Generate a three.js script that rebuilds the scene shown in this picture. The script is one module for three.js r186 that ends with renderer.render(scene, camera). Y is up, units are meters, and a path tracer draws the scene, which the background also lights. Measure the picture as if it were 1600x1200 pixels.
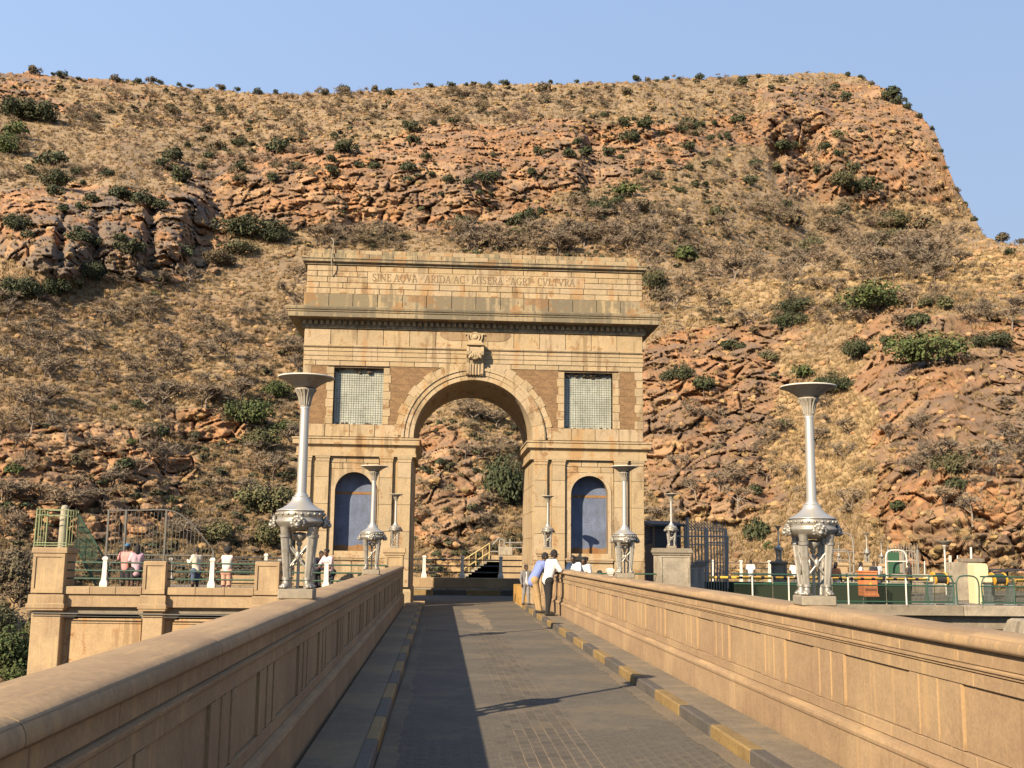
import * as THREE from 'three';
import { mergeGeometries, toCreasedNormals } from 'three/addons/utils/BufferGeometryUtils.js';
import { TextGeometry } from 'three/addons/geometries/TextGeometry.js';
import { FontLoader } from 'three/addons/loaders/FontLoader.js';

// ------------------------------------------------------------ camera, sky, sun
const scene = new THREE.Scene();
const FPX = 1700;                                    // focal length for a 1600 x 1200 picture
const EYE = 1.7;
const camera = new THREE.PerspectiveCamera(2 * Math.atan(600 / FPX) * 180 / Math.PI, 4 / 3, 0.1, 4000);
const PITCH = Math.atan(263.3 / 1700), YAW = Math.atan(108.9 / 1700 * Math.cos(PITCH)), ROLL = 0.012;
camera.position.set(0, EYE, 0);
camera.rotation.order = 'YXZ';
camera.rotation.set(PITCH, -YAW, ROLL);
camera.updateMatrixWorld(true);

const SUN = new THREE.Vector3(-1.22, 1, 1.4).normalize();
const sun = new THREE.DirectionalLight(new THREE.Color(1, 0.82, 0.60), 5);
sun.position.copy(SUN).multiplyScalar(200).add(new THREE.Vector3(0, 0, -40));
sun.target.position.set(0, 0, -40);
sun.castShadow = true;
sun.shadow.mapSize.set(4096, 4096);
Object.assign(sun.shadow.camera, { left: -90, right: 90, top: 90, bottom: -90, near: 1, far: 700 });
scene.add(sun, sun.target);

{
  const W = 512, H = 256, d = new Float32Array(W * H * 4);
  const zen = [0.058, 0.092, 0.170], mid = [0.120, 0.1725, 0.2715], hor = [0.207, 0.258, 0.318];
  const mixc = (a, b, t) => [0, 1, 2].map(i => a[i] + (b[i] - a[i]) * t);
  for (let j = 0; j < H; j++) for (let i = 0; i < W; i++) {
    const el = ((j + 0.5) / H - 0.5) * 180;          // row 0 is the bottom row
    let c;
    if (el >= 0) { c = el < 30 ? mixc(hor, mid, Math.pow(el / 30, 0.6)) : mixc(mid, zen, Math.pow((el - 30) / 60, 0.8)); }
    else c = mixc(hor, [0.12, 0.095, 0.07], Math.min(1, -el / 6));
    // a clear sky is brighter towards the sun's side
    const lon = ((i + 0.5) / W - 0.5) * 2 * Math.PI, ce = Math.cos(el * Math.PI / 180), dx = ce * Math.cos(lon), dz = ce * Math.sin(lon), dy = Math.sin(el * Math.PI / 180);
    const cg = Math.max(0, (1 + dx * SUN.x + dy * SUN.y + dz * SUN.z) / 2), b = el > 0 ? 0.96 + 0.75 * Math.pow(cg, 1.2) : 1;
    const k = (j * W + i) * 4; d[k] = c[0] * b; d[k + 1] = c[1] * b; d[k + 2] = c[2] * b; d[k + 3] = 1;
  }
  const t = new THREE.DataTexture(d, W, H, THREE.RGBAFormat, THREE.FloatType);
  t.mapping = THREE.EquirectangularReflectionMapping; t.magFilter = t.minFilter = THREE.LinearFilter; t.needsUpdate = true;
  scene.background = t; scene.environment = t;
  scene.backgroundIntensity = 1; scene.environmentIntensity = 1;
}
const renderer = new THREE.WebGLRenderer({ antialias: true });
renderer.toneMapping = THREE.LinearToneMapping;
renderer.toneMappingExposure = 2.7;
renderer.shadowMap.enabled = true;
renderer.setSize(1024, 768);

// ------------------------------------------------------------ helpers
let seed = 20240611;
function rnd() { seed = (seed + 0x6D2B79F5) | 0; let t = Math.imul(seed ^ (seed >>> 15), 1 | seed); t = (t + Math.imul(t ^ (t >>> 7), 61 | t)) ^ t; return ((t ^ (t >>> 14)) >>> 0) / 4294967296; }
const rr = (a, b) => a + (b - a) * rnd();
const clamp = (x, a = 0, b = 1) => x < a ? a : x > b ? b : x;
const ss = (a, b, x) => { const t = clamp((x - a) / (b - a)); return t * t * (3 - 2 * t); };
const lerp = (a, b, t) => a + (b - a) * t;
const V = (x, y, z) => new THREE.Vector3(x, y, z);
function hsh(x, y, z) { let h = Math.imul(x, 374761393) ^ Math.imul(y, 668265263) ^ Math.imul(z, 1274126177); h = Math.imul(h ^ (h >>> 13), 1274126177); h ^= h >>> 16; return (h >>> 0) / 4294967296; }
function vn(x, y, z) {                               // value noise 0..1
  const xi = Math.floor(x), yi = Math.floor(y), zi = Math.floor(z); let u = x - xi, v = y - yi, w = z - zi;
  u = u * u * (3 - 2 * u); v = v * v * (3 - 2 * v); w = w * w * (3 - 2 * w);
  const a = lerp(lerp(hsh(xi, yi, zi), hsh(xi + 1, yi, zi), u), lerp(hsh(xi, yi + 1, zi), hsh(xi + 1, yi + 1, zi), u), v);
  const b = lerp(lerp(hsh(xi, yi, zi + 1), hsh(xi + 1, yi, zi + 1), u), lerp(hsh(xi, yi + 1, zi + 1), hsh(xi + 1, yi + 1, zi + 1), u), v);
  return lerp(a, b, w);
}
function fbm(x, y, z, o = 4) { let s = 0, a = 0.5, n = 0; for (let i = 0; i < o; i++) { s += a * vn(x, y, z); n += a; x = x * 2.03 + 17.1; y = y * 2.03 + 5.3; z = z * 2.03 + 9.7; a *= 0.5; } return s / n; }
function worley(x, y, z) {                           // F1, F2, cell id of the nearest point
  const xi = Math.floor(x), yi = Math.floor(y), zi = Math.floor(z); let f1 = 9, f2 = 9, id = 0, nx = 0, ny = 0, nz = 0;
  for (let k = -1; k < 2; k++) for (let j = -1; j < 2; j++) for (let i = -1; i < 2; i++) {
    const a = xi + i, b = yi + j, c = zi + k, dx = a + hsh(a, b, c) - x, dy = b + hsh(a + 71, b, c) - y, dz = c + hsh(a, b + 37, c) - z, q = dx * dx + dy * dy + dz * dz;
    if (q < f1) { f2 = f1; f1 = q; id = hsh(a, b, c + 131); nx = dx; ny = dy; nz = dz; } else if (q < f2) f2 = q;
  }
  return [Math.sqrt(f1), Math.sqrt(f2), id, nx, ny, nz];
}
// periodic 2-D noise for textures
function pn(x, y, p, s) {
  const xi = Math.floor(x), yi = Math.floor(y); let u = x - xi, v = y - yi; u = u * u * (3 - 2 * u); v = v * v * (3 - 2 * v);
  const m = (a, q) => ((a % q) + q) % q, px = p[0], py = p[1];
  const h = (a, b) => hsh(m(a, px), m(b, py), s);
  return lerp(lerp(h(xi, yi), h(xi + 1, yi), u), lerp(h(xi, yi + 1), h(xi + 1, yi + 1), u), v);
}
function pf(u, v, fx, fy, o, s) { let r = 0, a = 0.5, n = 0; for (let i = 0; i < o; i++) { r += a * pn(u * fx, v * fy, [fx, fy], s + i); n += a; fx *= 2; fy *= 2; a *= 0.5; } return r / n; }
function tex(N, fn, metres, srgb = true) {
  const d = new Uint8Array(N * N * 4);
  for (let j = 0; j < N; j++) for (let i = 0; i < N; i++) { const c = fn((i + 0.5) / N, (j + 0.5) / N), k = (j * N + i) * 4; d[k] = clamp(c[0]) * 255; d[k + 1] = clamp(c[1]) * 255; d[k + 2] = clamp(c[2]) * 255; d[k + 3] = 255; }
  const t = new THREE.DataTexture(d, N, N); t.wrapS = t.wrapT = THREE.RepeatWrapping; t.magFilter = THREE.LinearFilter; t.minFilter = THREE.LinearMipmapLinearFilter; t.generateMipmaps = true;
  if (srgb) t.colorSpace = THREE.SRGBColorSpace; t.repeat.set(1 / metres, 1 / metres); t.needsUpdate = true; return t;
}
const ALBEDO = 0.62;                                  // one scale for all surface colours
const grey = g => [g, g, g];
const RGB = (r, g, b) => new THREE.Color().setRGB(r, g, b);
function mat(color, rough = 0.9, extra = {}) { const c = (color.isColor ? color.clone() : new THREE.Color(color)).multiplyScalar(ALBEDO); return new THREE.MeshStandardMaterial({ color: c, roughness: rough, metalness: 0, side: THREE.DoubleSide, ...extra }); }

function boxUV(g) {                                  // uv in metres from the dominant axis of the normal
  g = g.index ? g.toNonIndexed() : g;
  if (!g.attributes.normal) g.computeVertexNormals();
  const p = g.attributes.position, n = g.attributes.normal, uv = new Float32Array(p.count * 2);
  for (let i = 0; i < p.count; i++) {
    const ax = Math.abs(n.getX(i)), ay = Math.abs(n.getY(i)), az = Math.abs(n.getZ(i));
    if (ay > ax && ay > az) { uv[2 * i] = p.getX(i); uv[2 * i + 1] = p.getZ(i); } else if (ax > az) { uv[2 * i] = p.getZ(i); uv[2 * i + 1] = p.getY(i); } else { uv[2 * i] = p.getX(i); uv[2 * i + 1] = p.getY(i); }
  }
  const r = new THREE.BufferGeometry(); r.setAttribute('position', p); r.setAttribute('normal', n); r.setAttribute('uv', new THREE.BufferAttribute(uv, 2)); return r;
}
const names = new Map();
function numbered(n) { const k = names.get(n) || 0; names.set(n, k + 1); return k ? n + '_' + String(k).padStart(3, '0') : n; }
function mesh(name, geos, m, parent, raw) {
  let g = Array.isArray(geos) ? mergeGeometries(geos.map(boxUV)) : (raw ? geos : boxUV(geos));
  const o = new THREE.Mesh(g, m); o.name = name; o.castShadow = o.receiveShadow = true; if (parent) parent.add(o); return o;
}
function tag(o, label, category, group) { o.userData.label = label; o.userData.category = category; if (group) o.userData.group = group; return o; }
function thing(name, label, category, pos = [0, 0, 0], group) { const o = new THREE.Group(); o.name = numbered(name); o.position.set(...pos); scene.add(o); return tag(o, label, category, group); }
function top(name, geos, m, label, category, group) { const o = mesh(numbered(name), geos, m, scene); return tag(o, label, category, group); }
function struct(name, geos, m) { const o = mesh(numbered(name), geos, m, scene); o.userData.kind = 'structure'; return o; }
function dup(src, pos, turn, label, group) { const r = src.clone(); r.name = numbered(src.name); r.position.set(...pos); r.rotation.y = turn || 0; r.userData = { ...src.userData }; if (label) r.userData.label = label; if (group) r.userData.group = group; scene.add(r); return r; }

const box = (x0, x1, y0, y1, z0, z1) => new THREE.BoxGeometry(Math.abs(x1 - x0), Math.abs(y1 - y0), Math.abs(z1 - z0)).translate((x0 + x1) / 2, (y0 + y1) / 2, (z0 + z1) / 2);
function cbox(x0, x1, y0, y1, z0, z1, c = 0.012) {   // chamfered box, 44 triangles
  if (x0 > x1) [x0, x1] = [x1, x0]; if (y0 > y1) [y0, y1] = [y1, y0]; if (z0 > z1) [z0, z1] = [z1, z0];
  const P = [];
  const X = [x0, x1], Y = [y0, y1], Z = [z0, z1];
  const v = (i, j, k, a) => [X[i] + (a !== 0 ? (i ? -c : c) : 0), Y[j] + (a !== 1 ? (j ? -c : c) : 0), Z[k] + (a !== 2 ? (k ? -c : c) : 0)];
  const tri = (a, b, d) => P.push(...a, ...b, ...d), quad = (a, b, d, e) => { tri(a, b, d); tri(a, d, e); };
  for (let s = 0; s < 2; s++) {
    const f = (a, b, d, e) => s ? quad(a, b, d, e) : quad(e, d, b, a);
    f(v(s, 0, 0, 0), v(s, 1, 0, 0), v(s, 1, 1, 0), v(s, 0, 1, 0));
    f(v(0, s, 0, 1), v(0, s, 1, 1), v(1, s, 1, 1), v(1, s, 0, 1));
    f(v(0, 0, s, 2), v(1, 0, s, 2), v(1, 1, s, 2), v(0, 1, s, 2));
  }
  for (let i = 0; i < 2; i++) for (let j = 0; j < 2; j++) {
    const fl = (q, w) => w ? quad(...q) : quad(...q.slice().reverse());
    fl([v(i, j, 0, 0), v(i, j, 1, 0), v(i, j, 1, 1), v(i, j, 0, 1)], i !== j);
    fl([v(i, 0, j, 0), v(i, 1, j, 0), v(i, 1, j, 2), v(i, 0, j, 2)], i === j);
    fl([v(0, i, j, 1), v(1, i, j, 1), v(1, i, j, 2), v(0, i, j, 2)], i !== j);
  }
  for (let i = 0; i < 2; i++) for (let j = 0; j < 2; j++) for (let k = 0; k < 2; k++) { const a = v(i, j, k, 0), b = v(i, j, k, 1), d = v(i, j, k, 2); ((i + j + k) % 2) ? tri(a, b, d) : tri(a, d, b); }
  const g = new THREE.BufferGeometry(); g.setAttribute('position', new THREE.Float32BufferAttribute(P, 3)); g.computeVertexNormals(); return g;
}
function ring(profile, x0, x1, z0, z1) {             // moulding swept round a rectangle: profile = [outset, y] from bottom to top, ends capped
  const P = [], quad = (a, b, c, d) => P.push(...a, ...b, ...c, ...a, ...c, ...d);
  const loop = ([o, y]) => [[x0 - o, y, z1 + o], [x1 + o, y, z1 + o], [x1 + o, y, z0 - o], [x0 - o, y, z0 - o]];
  for (let i = 0; i + 1 < profile.length; i++) { const a = loop(profile[i]), b = loop(profile[i + 1]); for (let k = 0; k < 4; k++) quad(a[k], a[(k + 1) % 4], b[(k + 1) % 4], b[k]); }
  const a = loop(profile[0]), b = loop(profile[profile.length - 1]); quad(a[3], a[2], a[1], a[0]); quad(b[0], b[1], b[2], b[3]);
  const g = new THREE.BufferGeometry(); g.setAttribute('position', new THREE.Float32BufferAttribute(P, 3)); g.computeVertexNormals(); return g;
}
function prism(pts, x0, x1) {                        // side profile [z, y] drawn out along x
  const s = new THREE.Shape(pts.map(p => new THREE.Vector2(-p[0], p[1])));
  return new THREE.ExtrudeGeometry(s, { depth: x1 - x0, bevelEnabled: false }).rotateY(Math.PI / 2).translate(x0, 0, 0);
}
function prismZ(pts, z0, z1, holes = []) {           // front outline [x, y] drawn out along z
  const s = Array.isArray(pts) === false ? pts : new THREE.Shape(pts.map(p => new THREE.Vector2(...p)));
  for (const h of holes) s.holes.push(h);
  return new THREE.ExtrudeGeometry(s, { depth: z1 - z0, bevelEnabled: false, curveSegments: 24 }).translate(0, 0, z0);
}
function bar(a, b, r, seg = 6, r2) {                 // round bar between two points
  const d = b.clone().sub(a), l = d.length(); const g = new THREE.CylinderGeometry(r2 ?? r, r, l, seg, 1);
  g.applyQuaternion(new THREE.Quaternion().setFromUnitVectors(V(0, 1, 0), d.normalize())); return g.translate((a.x + b.x) / 2, (a.y + b.y) / 2, (a.z + b.z) / 2);
}
const tube = (pts, r, n = 24, seg = 6) => new THREE.TubeGeometry(new THREE.CatmullRomCurve3(pts.map(p => p.isVector3 ? p : V(...p))), n, r, seg, false);
const lathe = (pts, n = 24) => new THREE.LatheGeometry(pts.map(p => new THREE.Vector2(...p)), n);

// a pixel of the 1600 x 1200 photograph as a ray, and where it meets an upright or level plane
const camQ = camera.quaternion.clone();
function ray(px, py) { return V((px - 800) / FPX, (600 - py) / FPX, -1).applyQuaternion(camQ); }
function onZ(px, py, z) { const d = ray(px, py), t = z / d.z; return V(d.x * t, EYE + d.y * t, z); }

// ------------------------------------------------------------ materials
const tStone = tex(1024, (u, v) => {
  const a = pf(u, v, 6, 6, 5, 1), b = pf(u, v, 24, 24, 4, 20), st = pf(u, v, 22, 3, 4, 40), big = pf(u, v, 3, 3, 3, 60), fine = pf(u, v, 160, 160, 2, 80);
  let k = 0.86 + 0.12 * (a - 0.5) + 0.1 * (b - 0.5) + 0.1 * (fine - 0.5);
  const rust = ss(0.56, 0.72, 0.6 * st + 0.4 * big + 0.25 * (b - 0.5)), pit = ss(0.54, 0.68, b * 0.7 + fine * 0.3) * ss(0.42, 0.56, a), drk = ss(0.58, 0.72, pf(u, v, 34, 5, 4, 90) * 0.6 + pf(u, v, 8, 8, 4, 95) * 0.45);
  let c = [k, k * 0.985, k * 0.95];
  c = [lerp(c[0], 0.80, rust * 0.5), lerp(c[1], 0.66, rust * 0.5), lerp(c[2], 0.50, rust * 0.5)];
  c = [lerp(c[0], 0.62, pit * 0.6), lerp(c[1], 0.50, pit * 0.6), lerp(c[2], 0.38, pit * 0.6)];
  return [lerp(c[0], 0.52, drk * 0.4), lerp(c[1], 0.47, drk * 0.4), lerp(c[2], 0.41, drk * 0.4)];
}, 5.3);
const tStoneB = tex(512, (u, v) => grey(0.5 * pf(u, v, 30, 30, 4, 5) + 0.5 * pf(u, v, 120, 120, 2, 9)), 2.1, false);
const tLichen = tex(1024, (u, v) => {
  const a = pf(u, v, 5, 5, 5, 101), b = pf(u, v, 30, 30, 4, 120), st = pf(u, v, 40, 4, 4, 140);
  const k = 0.85 + 0.2 * (b - 0.5), g = ss(0.40, 0.58, 0.55 * a + 0.45 * st + 0.3 * (b - 0.5)), o = ss(0.56, 0.66, pf(u, v, 9, 9, 4, 160)) * 0.5;
  let c = [k, k * 0.97, k * 0.9]; c = [lerp(c[0], 0.62, g * 0.95), lerp(c[1], 0.62, g * 0.95), lerp(c[2], 0.60, g * 0.95)]; return [lerp(c[0], 0.75, o), lerp(c[1], 0.58, o), lerp(c[2], 0.42, o)];
}, 4.1);
const tPlaster = tex(1024, (u, v) => {
  const a = pf(u, v, 5, 5, 4, 201), b = pf(u, v, 40, 40, 4, 220), st = pf(u, v, 46, 3, 4, 240), st2 = pf(u, v, 56, 3, 3, 260), f = pf(u, v, 220, 220, 1, 280);
  let k = 0.84 + 0.12 * (a - 0.5) + 0.07 * (b - 0.5) + 0.08 * (f - 0.5) + 0.03 * (st - 0.5) + 0.08 * (pf(u, v, 14, 14, 4, 290) - 0.5);
  const lt = ss(0.62, 0.74, st2) * ss(0.45, 0.6, a), dk = ss(0.60, 0.75, st) * ss(0.42, 0.62, 1 - a);
  let c = [k, k * (0.985 + 0.03 * (a - 0.5)), k * 0.97]; c = [lerp(c[0], 0.98, lt * 0.55), lerp(c[1], 0.95, lt * 0.55), lerp(c[2], 0.88, lt * 0.55)]; return [lerp(c[0], 0.66, dk * 0.3), lerp(c[1], 0.60, dk * 0.3), lerp(c[2], 0.52, dk * 0.3)];
}, 3.7);
const tConc = tex(512, (u, v) => { const k = 0.82 + 0.3 * (pf(u, v, 6, 6, 5, 301) - 0.5) + 0.14 * (pf(u, v, 60, 60, 3, 320) - 0.5) - 0.15 * ss(0.58, 0.72, pf(u, v, 18, 3, 4, 340)); return [k, k * 0.985, k * 0.95]; }, 2.9);
const tRoad = tex(1024, (u, v) => { const a = pf(u, v, 5, 5, 5, 401), f = pf(u, v, 200, 200, 2, 420), b = pf(u, v, 30, 30, 4, 440); let k = 0.78 + 0.22 * (a - 0.5) + 0.2 * (f - 0.5) + 0.14 * (b - 0.5); const d = ss(0.55, 0.7, a) * 0.35; return [lerp(k, 0.96, d), lerp(k * 0.985, 0.88, d), lerp(k * 0.96, 0.75, d)]; }, 3.3);
const tBrick = tex(512, (u, v) => {
  const rows = 16, cols = 6, r = Math.floor(v * rows), x = u * cols + (r % 2) * 0.5, ci = ((Math.floor(x) % cols) + cols) % cols, fx = x - Math.floor(x), fy = v * rows - r;
  const mortar = fx < 0.05 || fy < 0.16; const h = hsh(ci, r, 7); const n = pf(u, v, 40, 40, 3, 501); if (mortar) return [0.74, 0.68, 0.58]; const k = 0.72 + 0.14 * (h - 0.5) + 0.3 * (n - 0.5); return [k, k * 0.91, k * 0.81];
}, 1.0);
const tBump = tex(512, (u, v) => grey(pf(u, v, 60, 60, 4, 601)), 1.3, false);
const tPaint = tex(512, (u, v) => { const a = pf(u, v, 6, 6, 5, 701), s = pf(u, v, 60, 5, 3, 720), w = ss(0.62, 0.7, pf(u, v, 50, 50, 3, 740)); const k = 0.84 + 0.25 * (a - 0.5) + 0.12 * (s - 0.5); return [lerp(k, 0.6, w * 0.3), lerp(k, 0.55, w * 0.3), lerp(k, 0.45, w * 0.3)]; }, 2.3);

const M = {};
const stoneCols = [[0.62, 0.48, 0.29], [0.64, 0.505, 0.32], [0.59, 0.455, 0.27], [0.63, 0.50, 0.33], [0.565, 0.445, 0.28]];
M.stone = stoneCols.map(c => mat(RGB(...c), 0.92, { map: tStone, bumpMap: tStoneB, bumpScale: 0.012 }));
M.lichen = [[0.56, 0.46, 0.30], [0.50, 0.42, 0.29], [0.60, 0.49, 0.31]].map(c => mat(RGB(...c), 0.95, { map: tLichen, bumpMap: tStoneB, bumpScale: 0.012 }));
M.core = mat(RGB(0.30, 0.22, 0.14), 0.95, { map: tStone });
M.soffit = mat(RGB(0.565, 0.445, 0.28), 0.95, { map: tStone, bumpMap: tStoneB, bumpScale: 0.01 });
M.brick = mat(RGB(0.46, 0.335, 0.20), 0.95, { map: tBrick, bumpMap: tBrick, bumpScale: 0.006 });
M.plaster = [[0.525, 0.362, 0.196], [0.55, 0.382, 0.21], [0.505, 0.348, 0.188]].map(c => mat(RGB(...c), 0.93, { map: tPlaster, bumpMap: tBump, bumpScale: 0.0014 }));
M.terrace = [[0.57, 0.42, 0.24], [0.61, 0.455, 0.265], [0.535, 0.392, 0.225]].map(c => mat(RGB(...c), 0.93, { map: tPlaster, bumpMap: tBump, bumpScale: 0.003 }));
M.terraceStain = mat(RGB(0.66, 0.47, 0.27), 0.95, { map: tStone, bumpMap: tBump, bumpScale: 0.006 });
M.conc = mat(RGB(0.36, 0.31, 0.235), 0.93, { map: tConc, bumpMap: tBump, bumpScale: 0.006 });
M.concLight = mat(RGB(0.52, 0.46, 0.36), 0.93, { map: tConc, bumpMap: tBump, bumpScale: 0.006 });
M.paver = [[0.188, 0.161, 0.119], [0.196, 0.168, 0.124], [0.182, 0.156, 0.116], [0.192, 0.164, 0.121]].map(c => mat(RGB(...c), 0.93, { map: tRoad, bumpMap: tBump, bumpScale: 0.004 }));
M.paverDark = [[0.155, 0.128, 0.092], [0.175, 0.145, 0.104], [0.14, 0.117, 0.086], [0.19, 0.158, 0.112]].map(c => mat(RGB(...c), 0.93, { map: tRoad, bumpMap: tBump, bumpScale: 0.004 }));
M.road = mat(RGB(0.193, 0.166, 0.122), 0.95, { map: tRoad, bumpMap: tBump, bumpScale: 0.004 });
M.grit = mat(RGB(0.27, 0.215, 0.145), 0.97, { map: tRoad, bumpMap: tBump, bumpScale: 0.006 });
M.yellowBright = mat(RGB(0.72, 0.41, 0.085), 0.75, { map: tPaint });
M.sand = mat(RGB(0.36, 0.28, 0.18), 0.97, { map: tRoad });
M.walk = mat(RGB(0.35, 0.285, 0.195), 0.95, { map: tRoad, bumpMap: tBump, bumpScale: 0.002 });
M.yellow = mat(RGB(0.42, 0.275, 0.09), 0.75, { map: tPaint, bumpMap: tBump, bumpScale: 0.004 });
M.kerbFaded = mat(RGB(0.205, 0.178, 0.138), 0.85, { map: tPaint, bumpMap: tBump, bumpScale: 0.004 });
M.black = mat(RGB(0.145, 0.125, 0.10), 0.8, { map: tPaint, bumpMap: tBump, bumpScale: 0.004 });
M.silver = mat(RGB(0.64, 0.60, 0.51), 0.42, { metalness: 0.5, map: tPaint });
M.silverPole = mat(RGB(0.64, 0.605, 0.53), 0.38, { metalness: 0.6 });
M.dish = mat(RGB(0.62, 0.56, 0.45), 0.6, { map: tPaint });
M.lampPlinth = mat(RGB(0.47, 0.42, 0.33), 0.9, { map: tConc });
M.white = mat(RGB(0.72, 0.68, 0.58), 0.6);
M.green = mat(RGB(0.03, 0.085, 0.048), 0.45);
M.greenMesh = mat(RGB(0.013, 0.024, 0.009), 1);
M.paleGreen = mat(RGB(0.25, 0.30, 0.14), 0.5);
M.railBlack = mat(RGB(0.035, 0.04, 0.037), 0.5);
M.steel = mat(RGB(0.125, 0.12, 0.105), 0.55, { metalness: 0.2 });
M.galv = mat(RGB(0.30, 0.285, 0.25), 0.55, { metalness: 0.2 });
M.blueNiche = mat(RGB(0.185, 0.235, 0.36), 0.85, { map: tPaint });
M.rust = mat(RGB(0.38, 0.215, 0.09), 0.9, { map: tStone });
M.wing = mat(RGB(0.44, 0.315, 0.185), 0.92, { map: tStone });
M.glassBlock = [mat(RGB(0.60, 0.615, 0.50), 0.4, { map: tPaint }), mat(RGB(0.57, 0.60, 0.49), 0.35, { map: tPaint })];
M.glassJoint = mat(RGB(0.33, 0.34, 0.27), 0.8);
M.grime = mat(RGB(0.06, 0.042, 0.026), 0.95);
M.letter = mat(RGB(0.21, 0.155, 0.09), 0.95);
M.orange = mat(RGB(0.62, 0.21, 0.075), 0.55);
M.cream = mat(RGB(0.74, 0.62, 0.36), 0.7);
M.darkHut = mat(RGB(0.035, 0.038, 0.042), 0.7);
// ------------------------------------------------------------ setting: ground, dam, road
const LF = -1.20, RF = 3.42, LK = -0.52, RK = 2.76;    // inner wall faces and kerb edges
const pick = a => a[Math.floor(rnd() * a.length)];
{
  const g = new THREE.CircleGeometry(1600, 64).rotateX(-Math.PI / 2).translate(0, -16, 0);
  struct('ground', g, mat(RGB(0.20, 0.15, 0.09), 1, { map: tRoad }));
  const w = new THREE.PlaneGeometry(120, 120).rotateX(-Math.PI / 2).translate(66, -6, 20);
  struct('water', w, mat(RGB(0.02, 0.028, 0.03), 0.12));
  struct('dam_wall', [box(-1.70, 3.95, -16, -0.16, 14, -37.4)], M.terrace[0]);
  // road bed (joint sand), footways
  struct('road', [box(LK, RK, -0.159, -0.128, 14, -26.0), box(LK - 0.01, RK + 0.01, -0.159, -0.121, -26.0, -47.0), box(-14, LK - 0.012, -0.159, -0.121, -42.3, -47), box(RK + 0.012, 11, -0.159, -0.121, -42.3, -47)], M.road);
  struct('footway', [box(LF + 0.1, LK - 0.13, -0.158, 0, 14, -38.0)], M.walk);
  struct('footway', [box(RK + 0.13, RF - 0.1, -0.158, 0, 14, -38.4)], M.walk);
  struct('plaza', [box(3.97, 8.6, -0.6, -0.01, -35.2, -52), box(8.6, 46, -1.2, -0.25, -41.4, -74), box(-12.6, -1.8, -0.5, 0.12, -35.7, -50)], M.conc);
}
// sandy bed under the pavers and drifts of sand
{
  const s = struct('joint_sand', [box(0.72, 1.50, -0.1278, -0.1225, 13.9, -25.95)], M.sand); struct('joint_dust', [box(LK + 0.004, 0.715, -0.1278, -0.1201, 13.9, -25.95), box(1.505, RK - 0.004, -0.1278, -0.1201, 13.9, -25.95)], M.road);
  const blob = (cx, cz, rx, rz, sd, y) => { const sh = new THREE.Shape(); for (let i = 0; i <= 110; i++) { const a = i / 110 * 6.2832, q = 0.25 + 1.5 * fbm(Math.cos(a) * 3.2 + sd * 9, Math.sin(a) * 3.2, sd, 4); const x = cx + Math.cos(a) * rx * q, z = cz + Math.sin(a) * rz * q; i ? sh.lineTo(x, -z) : sh.moveTo(x, -z); } return new THREE.ShapeGeometry(sh).rotateX(-Math.PI / 2).translate(0, y, 0); };
  const d = mesh('sand_drift', [blob(0.98, -31.5, 0.35, 2.2, 3.1, -0.1165), blob(1.18, -29.0, 0.16, 2.6, 8.7, -0.1175), blob(1.05, -34.6, 0.35, 1.4, 5.5, -0.117), blob(0.86, -33.0, 0.14, 1.9, 1.5, -0.1172)], M.sand, scene); d.userData = { kind: 'stuff', label: 'pale drifts of sand lying on the road', category: 'sand' };
  // grit along both kerbs, ragged edge
  const grit = (x0, sgn, w) => { const sh = new THREE.Shape(); sh.moveTo(x0, -13); for (let i = 0; i <= 1300; i++) { const z = 13 - i * 0.038; sh.lineTo(x0 + sgn * w * (0.45 + 0.9 * fbm(z * 0.7, x0, 0.5, 3) + 0.9 * (fbm(z * 3.1, x0, 2.5, 4) - 0.5)), -z); } sh.lineTo(x0, 13 - 260 * 0.19 + 50 - 13 + 36.4 - 23.4); return new THREE.ShapeGeometry(sh).rotateX(-Math.PI / 2).translate(0, -0.1155, 0); };
  const gs = mesh('kerb_grit', [grit(RK - 0.004, -1, 0.20), grit(LK + 0.004, 1, 0.20)], M.grit, scene); gs.userData = { kind: 'stuff', label: 'strips of sandy grit gathered along the kerbs', category: 'grit' };
}
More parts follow.
